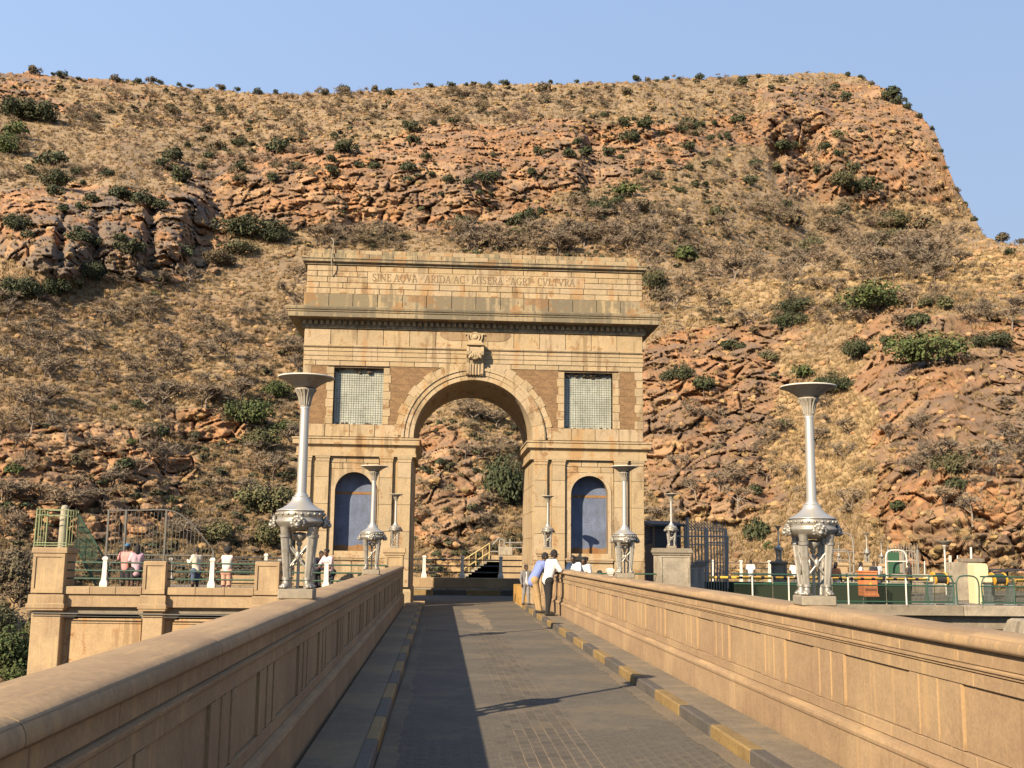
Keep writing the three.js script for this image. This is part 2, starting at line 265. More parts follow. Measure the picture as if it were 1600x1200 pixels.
// pavers, 0.11 x 0.22 m laid lengthwise in stretcher bond
{
  const road = scene.children.find(o => o.name === 'road'), pw = (RK - LK) / 30, pl = 0.222, gap = 0.0035;
  const variants = []; for (let i = 0; i < 3; i++) variants.push(boxUV(cbox(-pw / 2 + gap, pw / 2 - gap, -0.05, 0.001 * i, -pl / 2 + gap * 1.7, pl / 2 - gap * 1.7, 0.005)));
  const rest = [[], [], [], [], [], [], [], []]; const keep = [], strip = (x, z) => Math.abs(x - 1.11 - 0.12 * (fbm(z * 0.4, 1, 7, 2) - 0.5)) < 0.14 + 0.5 * hsh(Math.round(x * 40), Math.round(z * 23), 5) * fbm(z * 0.9, x, 3, 3);
  for (let r = -8; r < 118; r++) for (let c = 0; c < 30; c++) {
    const z = 0.4 - r * pl - (c % 2) * pl / 2, x = LK + (c + 0.5) * pw; if (z - pl / 2 < -25.9) continue;
    const y = -0.1195 + 0.0022 * (fbm(x * 1.3, z * 0.5, 2, 3) - 0.5) - 0.0007; const vis = z < -9.55; if (vis && keep.length < 300) keep.push([x, y, z]);
    else { const g = new THREE.BoxGeometry(pw - 2 * gap, 0.012, pl - 3.4 * gap).translate(x, y - 0.006, z); rest[Math.floor(rnd() * 4) + (strip(x, z) ? 4 : 0)].push(g); }
  }
  keep.forEach(([x, y, z], i) => { const o = new THREE.Mesh(pick(variants), pick(strip(x, z) ? M.paverDark : M.paver)); o.name = i ? 'paver_' + String(i).padStart(3, '0') : 'paver'; o.position.set(x, y, z); o.rotation.set(rr(-0.006, 0.006), rr(-0.012, 0.012), rr(-0.006, 0.006)); o.castShadow = o.receiveShadow = true; road.add(o); });
  rest.forEach((a, i) => { if (!a.length) return; const o = mesh('pavers', a, i < 4 ? M.paver[i] : M.paverDark[i - 4], road); o.userData.kind = 'stuff'; });
}
// kerbs: painted stones, alternately yellow and black
function kerb(xa, xb, joint0, side) {
  const k = thing('kerb', side < 0 ? 'kerb of alternate yellow and black stones along left footway' : 'kerb of alternate yellow and black stones along right footway', 'kerb', [0, 0, 0]);
  for (let i = -7; i < 20; i++) { const z0 = joint0 - i * 1.43, z1 = z0 - 1.43; if (z1 < -38) break; const o = mesh('kerb_stone', cbox(xa, xb, -0.155, 0.006 + rr(-0.004, 0.004), z0 - 0.006, z1 + 0.006, 0.016), (i % 2 === 0) ? M.yellow : side < 0 ? M.kerbFaded : M.black, k); o.rotation.y = rr(-0.0004, 0.0004); }
}
kerb(RK + 0.004, RK + 0.15, -9.85, 1); kerb(LK - 0.004, LK - 0.135, -8.95 - 1.43, -1);

// ------------------------------------------------------------ parapets
// one side is built for a wall whose inner face looks towards -x; sign mirrors it
function parapet(face, sgn, wide0, label) {
  const t = thing('parapet', label, 'parapet wall');
  const X = o => face + sgn * o;                       // o > 0 goes into the wall
  const zA = 13.5, zB = -35.6, W = M.plaster;
  const bx = (o0, o1, y0, y1, z0, z1, c) => cbox(X(o0), X(o1), y0, y1, z0, z1, c);
  mesh('core', bx(0.055, 0.32, -0.15, 1.12, zA, zB, 0.01), W[2], t);
  const run = (name, len, z0, fn) => { for (let z = z0; z > zB; z -= len) { const e = Math.max(z - len, zB); if (z - e > 0.2) mesh(name, fn(z - 0.0035, e + 0.0035), pick(W), t); } };
  const ext = (pts, z0, z1) => { const s = new THREE.Shape(pts.map(p => new THREE.Vector2(X(p[0]), p[1]))); return new THREE.ExtrudeGeometry(s, { depth: z0 - z1, bevelEnabled: false }).translate(0, 0, z1); };
  run('base_block', 3.72, zA, (a, b) => ext([[-0.05, -0.15], [-0.05, 0.27], [-0.062, 0.285], [-0.066, 0.31], [-0.058, 0.333], [-0.035, 0.352], [-0.005, 0.362], [0.06, 0.362], [0.06, -0.15]], a, b));
  run('bottom_rail', 1.86, zA, (a, b) => bx(-0.002, 0.06, 0.366, 0.455, a, b, 0.004));
  run('top_rail', 1.86, zA, (a, b) => bx(0, 0.06, 0.885, 0.975, a, b, 0.004));
  run('string_course', 1.86, zA - 0.4, (a, b) => ext([[0.0, 0.978], [-0.012, 0.984], [-0.012, 0.996], [-0.026, 1.004], [-0.026, 1.016], [-0.008, 1.022], [0.06, 1.022], [0.06, 0.978]], a, b));
  run('frieze_block', 0.93, zA - 0.2, (a, b) => bx(0.003, 0.06, 1.025, 1.125, a, b, 0.004));
  run('coping_stone', 2.79, zA, (a, b) => {
    const p = [[0.0, 1.128], [-0.030, 1.129]]; for (let i = 0; i <= 14; i++) { const q = -0.5 + i / 14 * 1.9; p.push([-0.022 - 0.034 * Math.cos(q), 1.162 + 0.034 * Math.sin(q) + 0.016 * Math.max(0, q)]); } for (let i = 1; i <= 12; i++) { const q = i / 12; p.push([-0.03 + q * 0.375, 1.221 + 0.020 * Math.sin(q * Math.PI * 0.92 + 0.2)]); } p.push([0.357, 1.19], [0.357, 1.15], [0.34, 1.128]); const g = ext(p, a, b); return toCreasedNormals(g, 0.5);
  });
  // stiles between recessed panels: wide, two slots, narrow, two slots
  const lay = []; for (let k = -6; k < 8; k++) { const z = wide0 - k * 3.72; lay.push([z, z - 1.31], [z - 1.45, z - 1.62], [z - 1.75, z - 1.92], [z - 2.06, z - 2.92], [z - 3.10, z - 3.27], [z - 3.40, z - 3.57]); }
  const P = lay.filter(p => p[1] > zB && p[0] < zA).sort((a, b) => b[0] - a[0]);
  let last = zA;
  for (const [a, b] of P) {
    mesh('stile', bx(0, 0.06, 0.459, 0.881, last, a + 0.0, 0.003), W[0], t);
    const wide = a - b > 0.5;
    mesh(wide ? 'panel' : 'slot', wide ? bx(0.024, 0.056, 0.459, 0.881, a - 0.003, b + 0.003, 0.003) : bx(0.011, 0.056, 0.459, 0.881, a - 0.002, b + 0.002, 0.002), W[0], t);
    last = b;
  }
  mesh('stile', bx(0, 0.06, 0.459, 0.881, last, zB, 0.006), pick(W), t);
  return t;
}
parapet(LF, -1, -8.5 + 0.0, 'low panelled parapet wall in shade along left footway');
parapet(RF, 1, -7.94, 'low panelled parapet wall in sunlight along right footway');

// pillars that end the parapets in front of the arch
function pedestal(x, z, w, yTop, label, mats, yBot = 0) {
  const t = thing('pedestal', label, 'pedestal', [x, yBot, z], 'pedestals carrying small lamps'); const h = yTop - yBot, a = w / 2;
  mesh('shaft', ring([[0, -0.15], [0, h - 0.24]], -a, a, -a, a), mats[0], t);
  mesh('plinth', ring([[0.05, -0.15], [0.05, 0.3], [0.01, 0.34]], -a, a, -a, a), mats[1], t);
  const fw = a - 0.09; for (const [x0, x1, y0, y1] of [[-a, -fw, 0.42, h - 0.3], [fw, a, 0.42, h - 0.3], [-a, a, h - 0.30, h - 0.243], [-a, a, 0.345, 0.42]]) mesh('panel_frame', cbox(x0 + 0.003, x1 - 0.003, y0 + 0.002, y1 - 0.002, a - 0.005, a + 0.022, 0.005), mats[0], t);
  mesh('cap', ring([[0.01, h - 0.24], [0.035, h - 0.22], [0.035, h - 0.18], [0.07, h - 0.14], [0.07, h - 0.07], [0.05, h - 0.06], [0.05, h]], -a, a, -a, a), mats[1], t);
  return t;
}
pedestal(-1.48, -36.0, 0.58, 1.80, 'stone pedestal ending left parapet beside the arch', M.terrace);
pedestal(3.52, -36.05, 0.60, 1.82, 'stone pedestal ending right parapet in front of the arch', M.terrace);
pedestal(7.55, -35.6, 1.0, 1.90, 'wide free-standing stone pedestal right of the arch', [M.concLight, M.conc], -0.6);
// ------------------------------------------------------------ the triumphal arch
const arch = thing('triumphal_arch', 'tall cream stone triumphal arch spanning the road with carved inscription', 'arch', [1.06, 0, -37.5]);
{
  const HW = 5.93, DEP = 4.6, R0 = 2.08, SP = 5.56;
  const S = M.stone, L = M.lichen;
  const part = (name, geos, m, parent = arch, label) => { const o = mesh(name, geos, m, parent); if (label) o.userData.label = label; return o; };
  // blocks of one course between x0 and x1
  function course(parent, x0, x1, y0, y1, len, z1, mats, off = 0, zb = -0.06) {
    let x = x0, first = true; const n = Math.max(1, Math.round((x1 - x0) / len)), l = (x1 - x0) / n; const cuts = [x0]; for (let i = 0; i < n + 1; i++) { const c = x0 + l * (i + off); if (c > x0 + 0.12 && c < x1 - 0.12) cuts.push(c + rr(-0.02, 0.02)); } cuts.push(x1);
    for (let i = 0; i + 1 < cuts.length; i++) part('stone_block', cbox(cuts[i] + 0.008, cuts[i + 1] - 0.008, y0 + 0.007, y1 - 0.007, zb, z1 + rr(-0.005, 0.005), 0.009), pick(mats), parent);
  }
  // body: a back mass with the vault cut through, and a front layer with niches and window recesses
  const outline = () => { const s = new THREE.Shape(); s.moveTo(-HW + 0.02, -0.15); s.lineTo(-R0, -0.15); s.lineTo(-R0, SP); s.absarc(0, SP, R0, Math.PI, 0, true); s.lineTo(R0, -0.15); s.lineTo(HW - 0.02, -0.15); s.lineTo(HW - 0.02, 9.6); s.lineTo(-HW + 0.02, 9.6); s.closePath(); return s; };
  const NX = 4.04, NH = 0.66, NS = 3.71, NB = 1.69;
  const WX0 = 3.15, WX1 = 4.86, WY0 = 6.0, WY1 = 7.98;
  const niche = cx => { const p = new THREE.Path(); p.moveTo(cx - NH, NB); p.lineTo(cx + NH, NB); p.lineTo(cx + NH, NS); p.absarc(cx, NS, NH, 0, Math.PI, false); p.closePath(); return p; };
  const rect = (a, b, c, d) => { const p = new THREE.Path(); p.moveTo(a, c); p.lineTo(b, c); p.lineTo(b, d); p.lineTo(a, d); p.closePath(); return p; };
  const body = part('body', prismZ(outline(), -DEP, -0.52), M.soffit);
  part('facade_layer', prismZ(outline(), -0.52, -0.055, [niche(-NX), niche(NX), rect(-WX1, -WX0, WY0, WY1), rect(WX0, WX1, WY0, WY1)]), M.core);
  for (const sd of [-1, 1]) {
    // ---- pier
    const pier = part('pier', ring([[0.05, -0.15], [0.05, 0.36], [0.02, 0.42], [0.005, 0.44]], sd < 0 ? -HW : R0, sd < 0 ? -R0 : HW, -DEP, 0), S[4]);
    const mx = (a, b) => sd < 0 ? [a, b] : [-b, -a];
    for (const [a, b] of [[-5.93, -5.50], [-5.36, -4.90], [-3.19, -2.74], [-2.57, -2.115]]) {
      const [x0, x1] = mx(a, b), ys = [0.5, 1.44, 2.35, 3.26, 4.17, 4.70];
      for (let i = 0; i < 5; i++) part('pilaster_block', cbox(x0 + 0.003, x1 - 0.003, ys[i] + 0.004, ys[i + 1] - 0.004, -0.06, 0.105 + rr(-0.004, 0.004), 0.008), pick(S), pier);
      part('pilaster_cap', ring([[0.0, 4.702], [0.015, 4.72], [0.015, 4.80], [0.035, 4.83], [0.035, 4.885]], x0 + 0.015, x1 - 0.015, -0.06, 0.085), pick(S), pier);
    }
    for (const [a, b] of [[-5.50, -5.36], [-2.74, -2.57]]) { const [x0, x1] = mx(a, b); for (const [y0, y1] of [[0.5, 1.9], [1.9, 3.3], [3.3, 4.88]]) part('recess_block', cbox(x0 + 0.002, x1 - 0.002, y0 + 0.004, y1 - 0.004, -0.06, -0.012, 0.004), S[2], pier); }
    // bay round the niche
    const [b0, b1] = mx(-4.88, -3.21); const ncx = sd * NX;
    { const s = new THREE.Shape(); s.moveTo(b0, 1.47); s.lineTo(b1, 1.47); s.lineTo(b1, 4.46); s.lineTo(b0, 4.46); s.closePath(); s.holes.push(niche(ncx)); part('niche_bay', prismZ(s, -0.056, 0.0), S[1], pier); }
    course(pier, b0, b1, 4.46, 4.66, 0.8, 0.004, S, 0.5); course(pier, b0, b1, 4.66, 4.885, 0.62, 0.004, S);
    part('niche_sill', ring([[0, 1.36], [0.04, 1.40], [0.04, 1.44], [0.07, 1.46], [0.07, 1.52], [0.02, 1.54]], b0 + 0.07, b1 - 0.07, -0.05, 0.03), S[3], pier);
    course(pier, b0, b1, 0.5, 1.36, 1.0, 0.006, S);
    // niche trim, back and band
    { const s = new THREE.Shape(); const o = NH + 0.10, i = NH - 0.015; s.moveTo(ncx - o, 1.545); s.lineTo(ncx - i, 1.545); s.lineTo(ncx - i, NS); s.absarc(ncx, NS, i, Math.PI, 0, true); s.lineTo(ncx + i, 1.545); s.lineTo(ncx + o, 1.545); s.lineTo(ncx + o, NS); s.absarc(ncx, NS, o, 0, Math.PI, false); s.closePath(); part('niche_trim', prismZ(s, -0.05, 0.045), S[3], pier); }
    const nb = part('niche_back', prismZ([[ncx - 0.72, 1.68], [ncx + 0.72, 1.68], [ncx + 0.72, 4.40], [ncx - 0.72, 4.40]], -0.515, -0.50), M.blueNiche, pier, 'flaking blue painted back of the niche');
    part('band', box(ncx - 0.68, ncx + 0.68, 3.62, 3.71, -0.50, -0.488), M.rust, nb);
    part('stain', prismZ([[ncx - 0.68, 1.69], [ncx + 0.68, 1.69], [ncx + 0.68, 1.90], [ncx + 0.45, 1.86], [ncx + 0.2, 1.92], [ncx - 0.1, 1.85], [ncx - 0.4, 1.90], [ncx - 0.68, 1.86]], -0.50, -0.496), M.rust, nb);
    // inner jamb blocks inside the archway
    { const xj = sd * R0; const ys = [0.45, 1.3, 2.2, 3.1, 4.0, 4.88]; for (let i = 0; i < 5; i++) { const zs = i % 2 ? [-0.02, -1.4, -3.0, -DEP + 0.02] : [-0.02, -0.8, -2.2, -3.6, -DEP + 0.02]; for (let k = 0; k + 1 < zs.length; k++) part('jamb_block', cbox(xj - sd * 0.012, xj + sd * 0.06, ys[i] + 0.004, ys[i + 1] - 0.004, zs[k + 1] + 0.004, zs[k] - 0.004, 0.006), pick(S), pier); } }
    // impost cornice round the pier
    const [i0, i1] = mx(-HW, -R0);
    part('impost', ring([[0.0, 4.885], [0.12, 4.89], [0.12, 4.985], [0.095, 4.99], [0.095, 5.19], [0.12, 5.215], [0.16, 5.25], [0.225, 5.29], [0.225, 5.455], [0.26, 5.47], [0.26, 5.515], [0.0, 5.555]], i0, i1, -DEP, 0), S[0], pier);
    // ---- upper wall
    const up = part('upper_wall', [box(sd < 0 ? -HW + 0.03 : 2.9, sd < 0 ? -2.9 : HW - 0.03, 5.56, 5.99, -0.3, -0.057)], M.core);
    course(up, sd < 0 ? -HW : R0 + 0.50, sd < 0 ? -R0 - 0.50 : HW, 5.565, 6.0, 0.78, 0.01, S);
    for (let i = 0; i < 7; i++) {
      const y0 = 6.0 + i * 0.29, y1 = y0 + 0.29, w = i % 2 ? 0.23 : 0.29; let [a, b] = mx(-HW, -HW + w); part('quoin', cbox(a, b, y0 + 0.004, y1 - 0.004, -0.06, 0.008, 0.008), pick(S), up);
      [a, b] = mx(-WX1 - (i % 2 ? 0.22 : 0.26), -WX1); part('jamb_stone', cbox(a, b, y0 + 0.004, Math.min(y1, 7.99) - 0.004, -0.3, 0.012, 0.008), pick(S), up);
      [a, b] = mx(-WX0, -WX0 + (i % 2 ? 0.26 : 0.21)); part('jamb_stone', cbox(a, b, y0 + 0.004, Math.min(y1, 7.99) - 0.004, -0.3, 0.012, 0.008), pick(S), up);
    }
    // brick infill with the arch cut out
    { const RO = 2.76; const s = new THREE.Shape(); const [a, b] = [HW - 0.24, WX1 + 0.2]; const m = sd; s.moveTo(m * a, 6.0); s.lineTo(m * b, 6.0); s.lineTo(m * b, 8.03); s.lineTo(m * a, 8.03); s.closePath(); part('brick_panel', prismZ(s, -0.06, -0.004), M.brick, up);
      const q = new THREE.Shape(); const pts = []; pts.push([WX0 - 0.2, 6.0], [WX0 - 0.2, 8.03]); const a1 = Math.acos(Math.min(1, 1.0 / RO)); const th0 = Math.asin((6.0 - SP) / RO), th1 = Math.asin((8.03 - SP) / RO); for (let k = 0; k <= 16; k++) { const t = th1 + (th0 - th1) * k / 16; pts.push([RO * Math.cos(t) - 0.03, SP + RO * Math.sin(t)]); } pts.forEach((p, k) => k ? q.lineTo(m * p[0], p[1]) : q.moveTo(m * p[0], p[1])); q.closePath(); part('brick_panel', prismZ(q, -0.06, -0.006), M.brick, up); }
    // glazed panel of small square glass blocks, ragged grime at its head
    { const x0 = sd < 0 ? -WX1 : WX0, x1 = sd < 0 ? -WX0 : WX1; const gp = part('window_panel', box(x0, x1, WY0, WY1, -0.515, -0.30), M.glassJoint, up, 'grey green panel of glass blocks with a ragged dark head'); const gs = [[], []]; const n = 20, mrows = 24, w = (x1 - x0 - 0.02) / n, h = (WY1 - WY0 - 0.04) / mrows;
      for (let j = 0; j < mrows; j++) for (let i = 0; i < n; i++) { const headCut = 1.3 * fbm(i * 0.35 + sd * 9, 1.3, 2, 3) - 0.15; if (mrows - 1 - j < headCut * 2.2) continue; const x = x0 + 0.01 + i * w, y = WY0 + 0.02 + j * h; gs[rnd() < 0.5 ? 0 : 1].push(box(x + 0.006, x + w - 0.006, y + 0.006, y + h - 0.006, -0.30, -0.262 + rr(-0.004, 0.004))); }
      gs.forEach((g, k) => { const o = part('glass_blocks', g, M.glassBlock[k], gp); o.userData.kind = 'stuff'; });
      const rub = []; for (let i = 0; i < 26; i++) { const s = rr(0.03, 0.09), g = new THREE.IcosahedronGeometry(s, 0); g.scale(rr(0.7, 1.6), rr(0.5, 1), 0.8); const low = rnd() < 0.35; g.translate(rr(x0 + 0.1, x1 - 0.1), low ? WY0 + s * 0.3 : WY1 - rr(0, 0.14), -0.22 + rr(-0.03, 0.03)); rub.push(g); } part('debris', rub, M.grime, gp).userData.kind = 'stuff'; }
  }
  // ---- archivolt: voussoirs in two rings
  const av = part('archivolt', (() => { const s = new THREE.Shape(); s.absarc(0, SP, 2.74, 0, Math.PI, false); s.lineTo(-R0 - 0.02, SP); s.absarc(0, SP, R0 + 0.02, Math.PI, 0, true); s.closePath(); return prismZ(s, -0.3, -0.02); })(), M.core);
  const sector = (r0, r1, t0, t1, z0, z1) => { const s = new THREE.Shape(); s.absarc(0, SP, r1, t0, t1, false); s.absarc(0, SP, r0, t1, t0, true); s.closePath(); return new THREE.ExtrudeGeometry(s, { depth: z1 - z0, bevelEnabled: false, curveSegments: 5 }).translate(0, 0, z0); };
  const NV = 14; for (let i = 0; i < NV; i++) { const t0 = Math.PI * i / NV + 0.0022, t1 = Math.PI * (i + 1) / NV - 0.0022; part('voussoir', [sector(R0 - 0.012, 2.24, t0, t1, -0.6, 0.05), sector(2.24, 2.40, t0, t1, -0.3, 0.085), sector(2.40, 2.47, t0, t1, -0.3, 0.125), sector(2.47, 2.50, t0, t1, -0.3, 0.10)], pick(S), av); }
  const NO = 22; for (let i = 0; i < NO; i++) { const t0 = 0.03 + (Math.PI - 0.06) * i / NO + 0.0022, t1 = 0.03 + (Math.PI - 0.06) * (i + 1) / NO - 0.0022; part('outer_voussoir', sector(2.515, i % 2 ? 2.77 : 2.72, t0, t1, -0.3, 0.022), pick(S), av); }
  // ---- entablature
  const en = part('entablature', box(-HW + 0.02, HW - 0.02, 8.03, 9.62, -DEP + 0.1, -0.06), M.core);
  course(en, -HW, HW, 8.03, 8.215, 0.84, 0.016, S, 0.5);
  for (let i = 0; i < 14; i++) { const l = 2 * HW / 14, x0 = -HW + i * l + 0.005, x1 = x0 + l - 0.01; part('architrave_block', prism([[-0.06, 8.218], [0.04, 8.218], [0.04, 8.37], [0.065, 8.375], [0.065, 8.53], [0.09, 8.535], [0.09, 8.64], [0.13, 8.665], [0.155, 8.70], [0.155, 8.745], [-0.06, 8.748]], x0, x1), pick(S), en); }
  for (let i = 0; i < 13; i++) { const l = 2 * HW / 13, x0 = -HW + i * l, x1 = x0 + l; part('frieze_block', cbox(x0 + 0.006, x1 - 0.006, 8.752, 9.335, -0.06, 0.03 + rr(-0.004, 0.004), 0.014), pick(S), en); }
  part('side_facing', [box(-HW - 0.01, -HW + 0.018, 5.57, 9.33, -DEP + 0.05, -0.06), box(HW - 0.018, HW + 0.01, 5.57, 9.33, -DEP + 0.05, -0.06)], S[4], en);
  const co = part('cornice', ring([[0.03, 9.337], [0.09, 9.345], [0.09, 9.445], [0.075, 9.45], [0.075, 9.60], [0.16, 9.605], [0.16, 9.64], [0.52, 9.655], [0.52, 9.81], [0.55, 9.83], [0.555, 9.87], [0.59, 9.90], [0.61, 9.96], [0.61, 10.01], [0.05, 10.09]], -HW, HW, -DEP, 0), L[1], arch, 'lichen-darkened projecting cornice with dentils');
  { const d = []; for (let x = -HW - 0.06; x < HW + 0.06; x += 0.2) d.push(box(x, x + 0.11, 9.462, 9.598, 0.07, 0.155)); for (const sx of [-1, 1]) for (let z = -DEP; z < 0; z += 0.2) d.push(box(sx * (HW + 0.07), sx * (HW + 0.155), 9.462, 9.598, z, z + 0.11)); part('dentils', d, S[2], co).userData.kind = 'stuff'; }
  // ---- attic
  const at = part('attic', box(-5.9, 5.9, 10.0, 12.05, -DEP + 0.3, -0.07), M.core);
  course(at, -6.0, 6.0, 10.03, 10.575, 0.86, 0.09, L, 0, -0.2);
  { let y = 10.58; const hs = [0.205, 0.205, 0.205, 0.2, 0.205]; hs.forEach((h, i) => { if (i === 2 || i === 3) { course(at, -5.93, -3.82, y, y + h, 0.84, 0.02, S, i % 2 * 0.5, -0.2); course(at, 3.86, 5.93, y, y + h, 0.84, 0.02, S, i % 2 * 0.5, -0.2); } else course(at, -5.93, 5.93, y, y + h, 0.84, 0.02, S, i % 2 * 0.5, -0.2); y += h; }); }
  const py0 = 10.99 + 0.002; // inscription slabs span two courses
  const slabs = [-3.82, -2.2, -1.3, -0.4, 0.5, 1.4, 2.4, 3.2, 3.86]; for (let i = 0; i + 1 < slabs.length; i++) part('inscription_slab', cbox(slabs[i] + 0.003, slabs[i + 1] - 0.003, py0 + 0.004, 11.394, -0.2, 0.026, 0.006), S[[1, 3, 0][i % 3]], at);
  part('attic_moulding', ring([[0.0, 11.60], [0.05, 11.62], [0.05, 11.68], [0.15, 11.71], [0.15, 11.80], [0.18, 11.81], [0.18, 11.84], [0, 11.87]], -5.93, 5.93, -DEP + 0.25, 0.02), L[1], at);
  course(at, -5.86, 5.86, 11.86, 12.05, 0.84, -0.03, [L[0], L[2], S[4]], 0.5, -0.5); course(at, -5.80, 5.80, 12.05, 12.21, 0.84, -0.10, [L[0], L[2], S[4]], 0, -0.5);
  part('attic_end', [cbox(-5.95, -5.905, 10.58, 11.6, -DEP + 0.3, -0.21, 0.01), cbox(5.905, 5.95, 10.58, 11.6, -DEP + 0.3, -0.21, 0.01), box(-5.8, 5.8, 12.0, 12.19, -DEP + 0.4, -0.51), box(-5.99, 5.99, 10.03, 10.56, -DEP + 0.25, -0.21)], L[1], at);
  // carved lettering
  const font = await new FontLoader().loadAsync('fonts/droid/droid_serif_regular.typeface.json');
  { const words = 'SINE AQVA \u00b7 ARIDA AC \u00b7 MISERA \u00b7 AGRI \u00b7 CVLTVRA \u00b7'; const g = new TextGeometry(words, { font, size: 0.27, depth: 0.006, curveSegments: 4, bevelEnabled: false }); g.computeBoundingBox(); const w = g.boundingBox.max.x - g.boundingBox.min.x; g.scale(7.3 / w, 1, 1); g.translate(-3.65 - g.boundingBox.min.x * 7.3 / w, 11.07, 0.0285); part('inscription', g, M.letter, at, 'Latin inscription in Roman capitals'); }
  // ---- keystone console and winged disk
  const ks = part('keystone', prism([[-0.1, 7.80], [0.10, 7.78], [0.15, 7.82], [0.15, 8.0], [0.16, 8.18], [0.22, 8.32], [0.33, 8.38], [0.40, 8.50], [0.40, 8.70], [0.33, 8.76], [-0.05, 8.78]], -0.24, 0.24), S[3], arch, 'carved scroll keystone');
  for (const x of [-0.25, 0.25]) part('keystone_cheek', prism([[-0.1, 7.80], [0.13, 7.77], [0.19, 7.83], [0.18, 8.2], [0.27, 8.36], [0.41, 8.46], [0.45, 8.58], [0.42, 8.72], [0.33, 8.77], [-0.05, 8.77]], x - 0.045, x + 0.045), S[1], ks);
  for (const x of [-0.15, -0.05, 0.05, 0.15]) part('flute', [bar(V(x, 7.81, 0.14), V(x, 8.16, 0.165), 0.038, 8), new THREE.SphereGeometry(0.038, 8, 6).translate(x, 7.81, 0.14)], S[3], ks);
  { const lf = []; for (let i = -2; i <= 2; i++) lf.push(new THREE.SphereGeometry(0.09, 10, 8).scale(0.6, 1.5, 0.5).rotateZ(i * 0.28).translate(i * 0.075, 8.50 - Math.abs(i) * 0.03, 0.385)); lf.push(new THREE.SphereGeometry(0.14, 12, 8).scale(1, 0.55, 0.5).translate(0, 8.36, 0.33)); for (const x of [-0.2, 0.2]) lf.push(new THREE.CylinderGeometry(0.06, 0.06, 0.06, 12).rotateX(Math.PI / 2).translate(x, 8.56, 0.40)); part('acanthus_leaf', lf, S[1], ks); }
  part('keystone_cap', ring([[0.0, 8.78], [0.04, 8.80], [0.04, 8.85], [0.0, 8.88], [-0.06, 8.97]], -0.25, 0.25, -0.05, 0.40), S[0], ks);
  const wd = part('sun_disk', [new THREE.CylinderGeometry(0.155, 0.16, 0.05, 24).rotateX(Math.PI / 2).translate(0, 9.15, 0.06), new THREE.TorusGeometry(0.155, 0.025, 8, 28).translate(0, 9.15, 0.075), new THREE.SphereGeometry(0.095, 16, 10).scale(1, 1, 0.5).translate(0, 9.15, 0.085)], S[1], arch, 'carved disk flanked by curling horns');
  for (const sd of [-1, 1]) { part('horn', tube([[sd * 0.05, 8.94, 0.07], [sd * 0.18, 8.99, 0.08], [sd * 0.245, 9.12, 0.08], [sd * 0.25, 9.21, 0.08], [sd * 0.30, 9.245, 0.08], [sd * 0.35, 9.22, 0.07]], 0.03, 20, 7), S[3], wd);
    const w = new THREE.Shape(); w.moveTo(sd * 0.27, 9.02); w.lineTo(sd * 0.80, 9.0); w.quadraticCurveTo(sd * 1.16, 9.04, sd * 1.24, 9.22); w.lineTo(sd * 1.22, 9.31); w.lineTo(sd * 0.33, 9.31); w.closePath(); part('wing', prismZ(w, 0.02, 0.045), M.wing, wd); }
  part('conductor_rod', tube([[-5.15, 12.62, -0.05], [-5.06, 12.5, -0.03], [-5.06, 12.2, 0.0], [-5.09, 11.88, 0.1], [-5.08, 11.75, 0.22], [-5.05, 11.5, 0.19], [-5.04, 11.2, 0.05]], 0.022, 30, 6), M.concLight, arch, 'bent pale rod at the attic corner');
}
// yellow painted wedge block at the foot of the right pier and ground behind
top('painted_kerb_block', prism([[-38.35, -0.12], [-42.0, -0.12], [-42.0, 0.52], [-40.4, 0.50]].map(p => [p[0], p[1]]), 2.80, 3.12), M.yellowBright, 'sloping yellow painted concrete block at foot of right pier', 'kerb block');
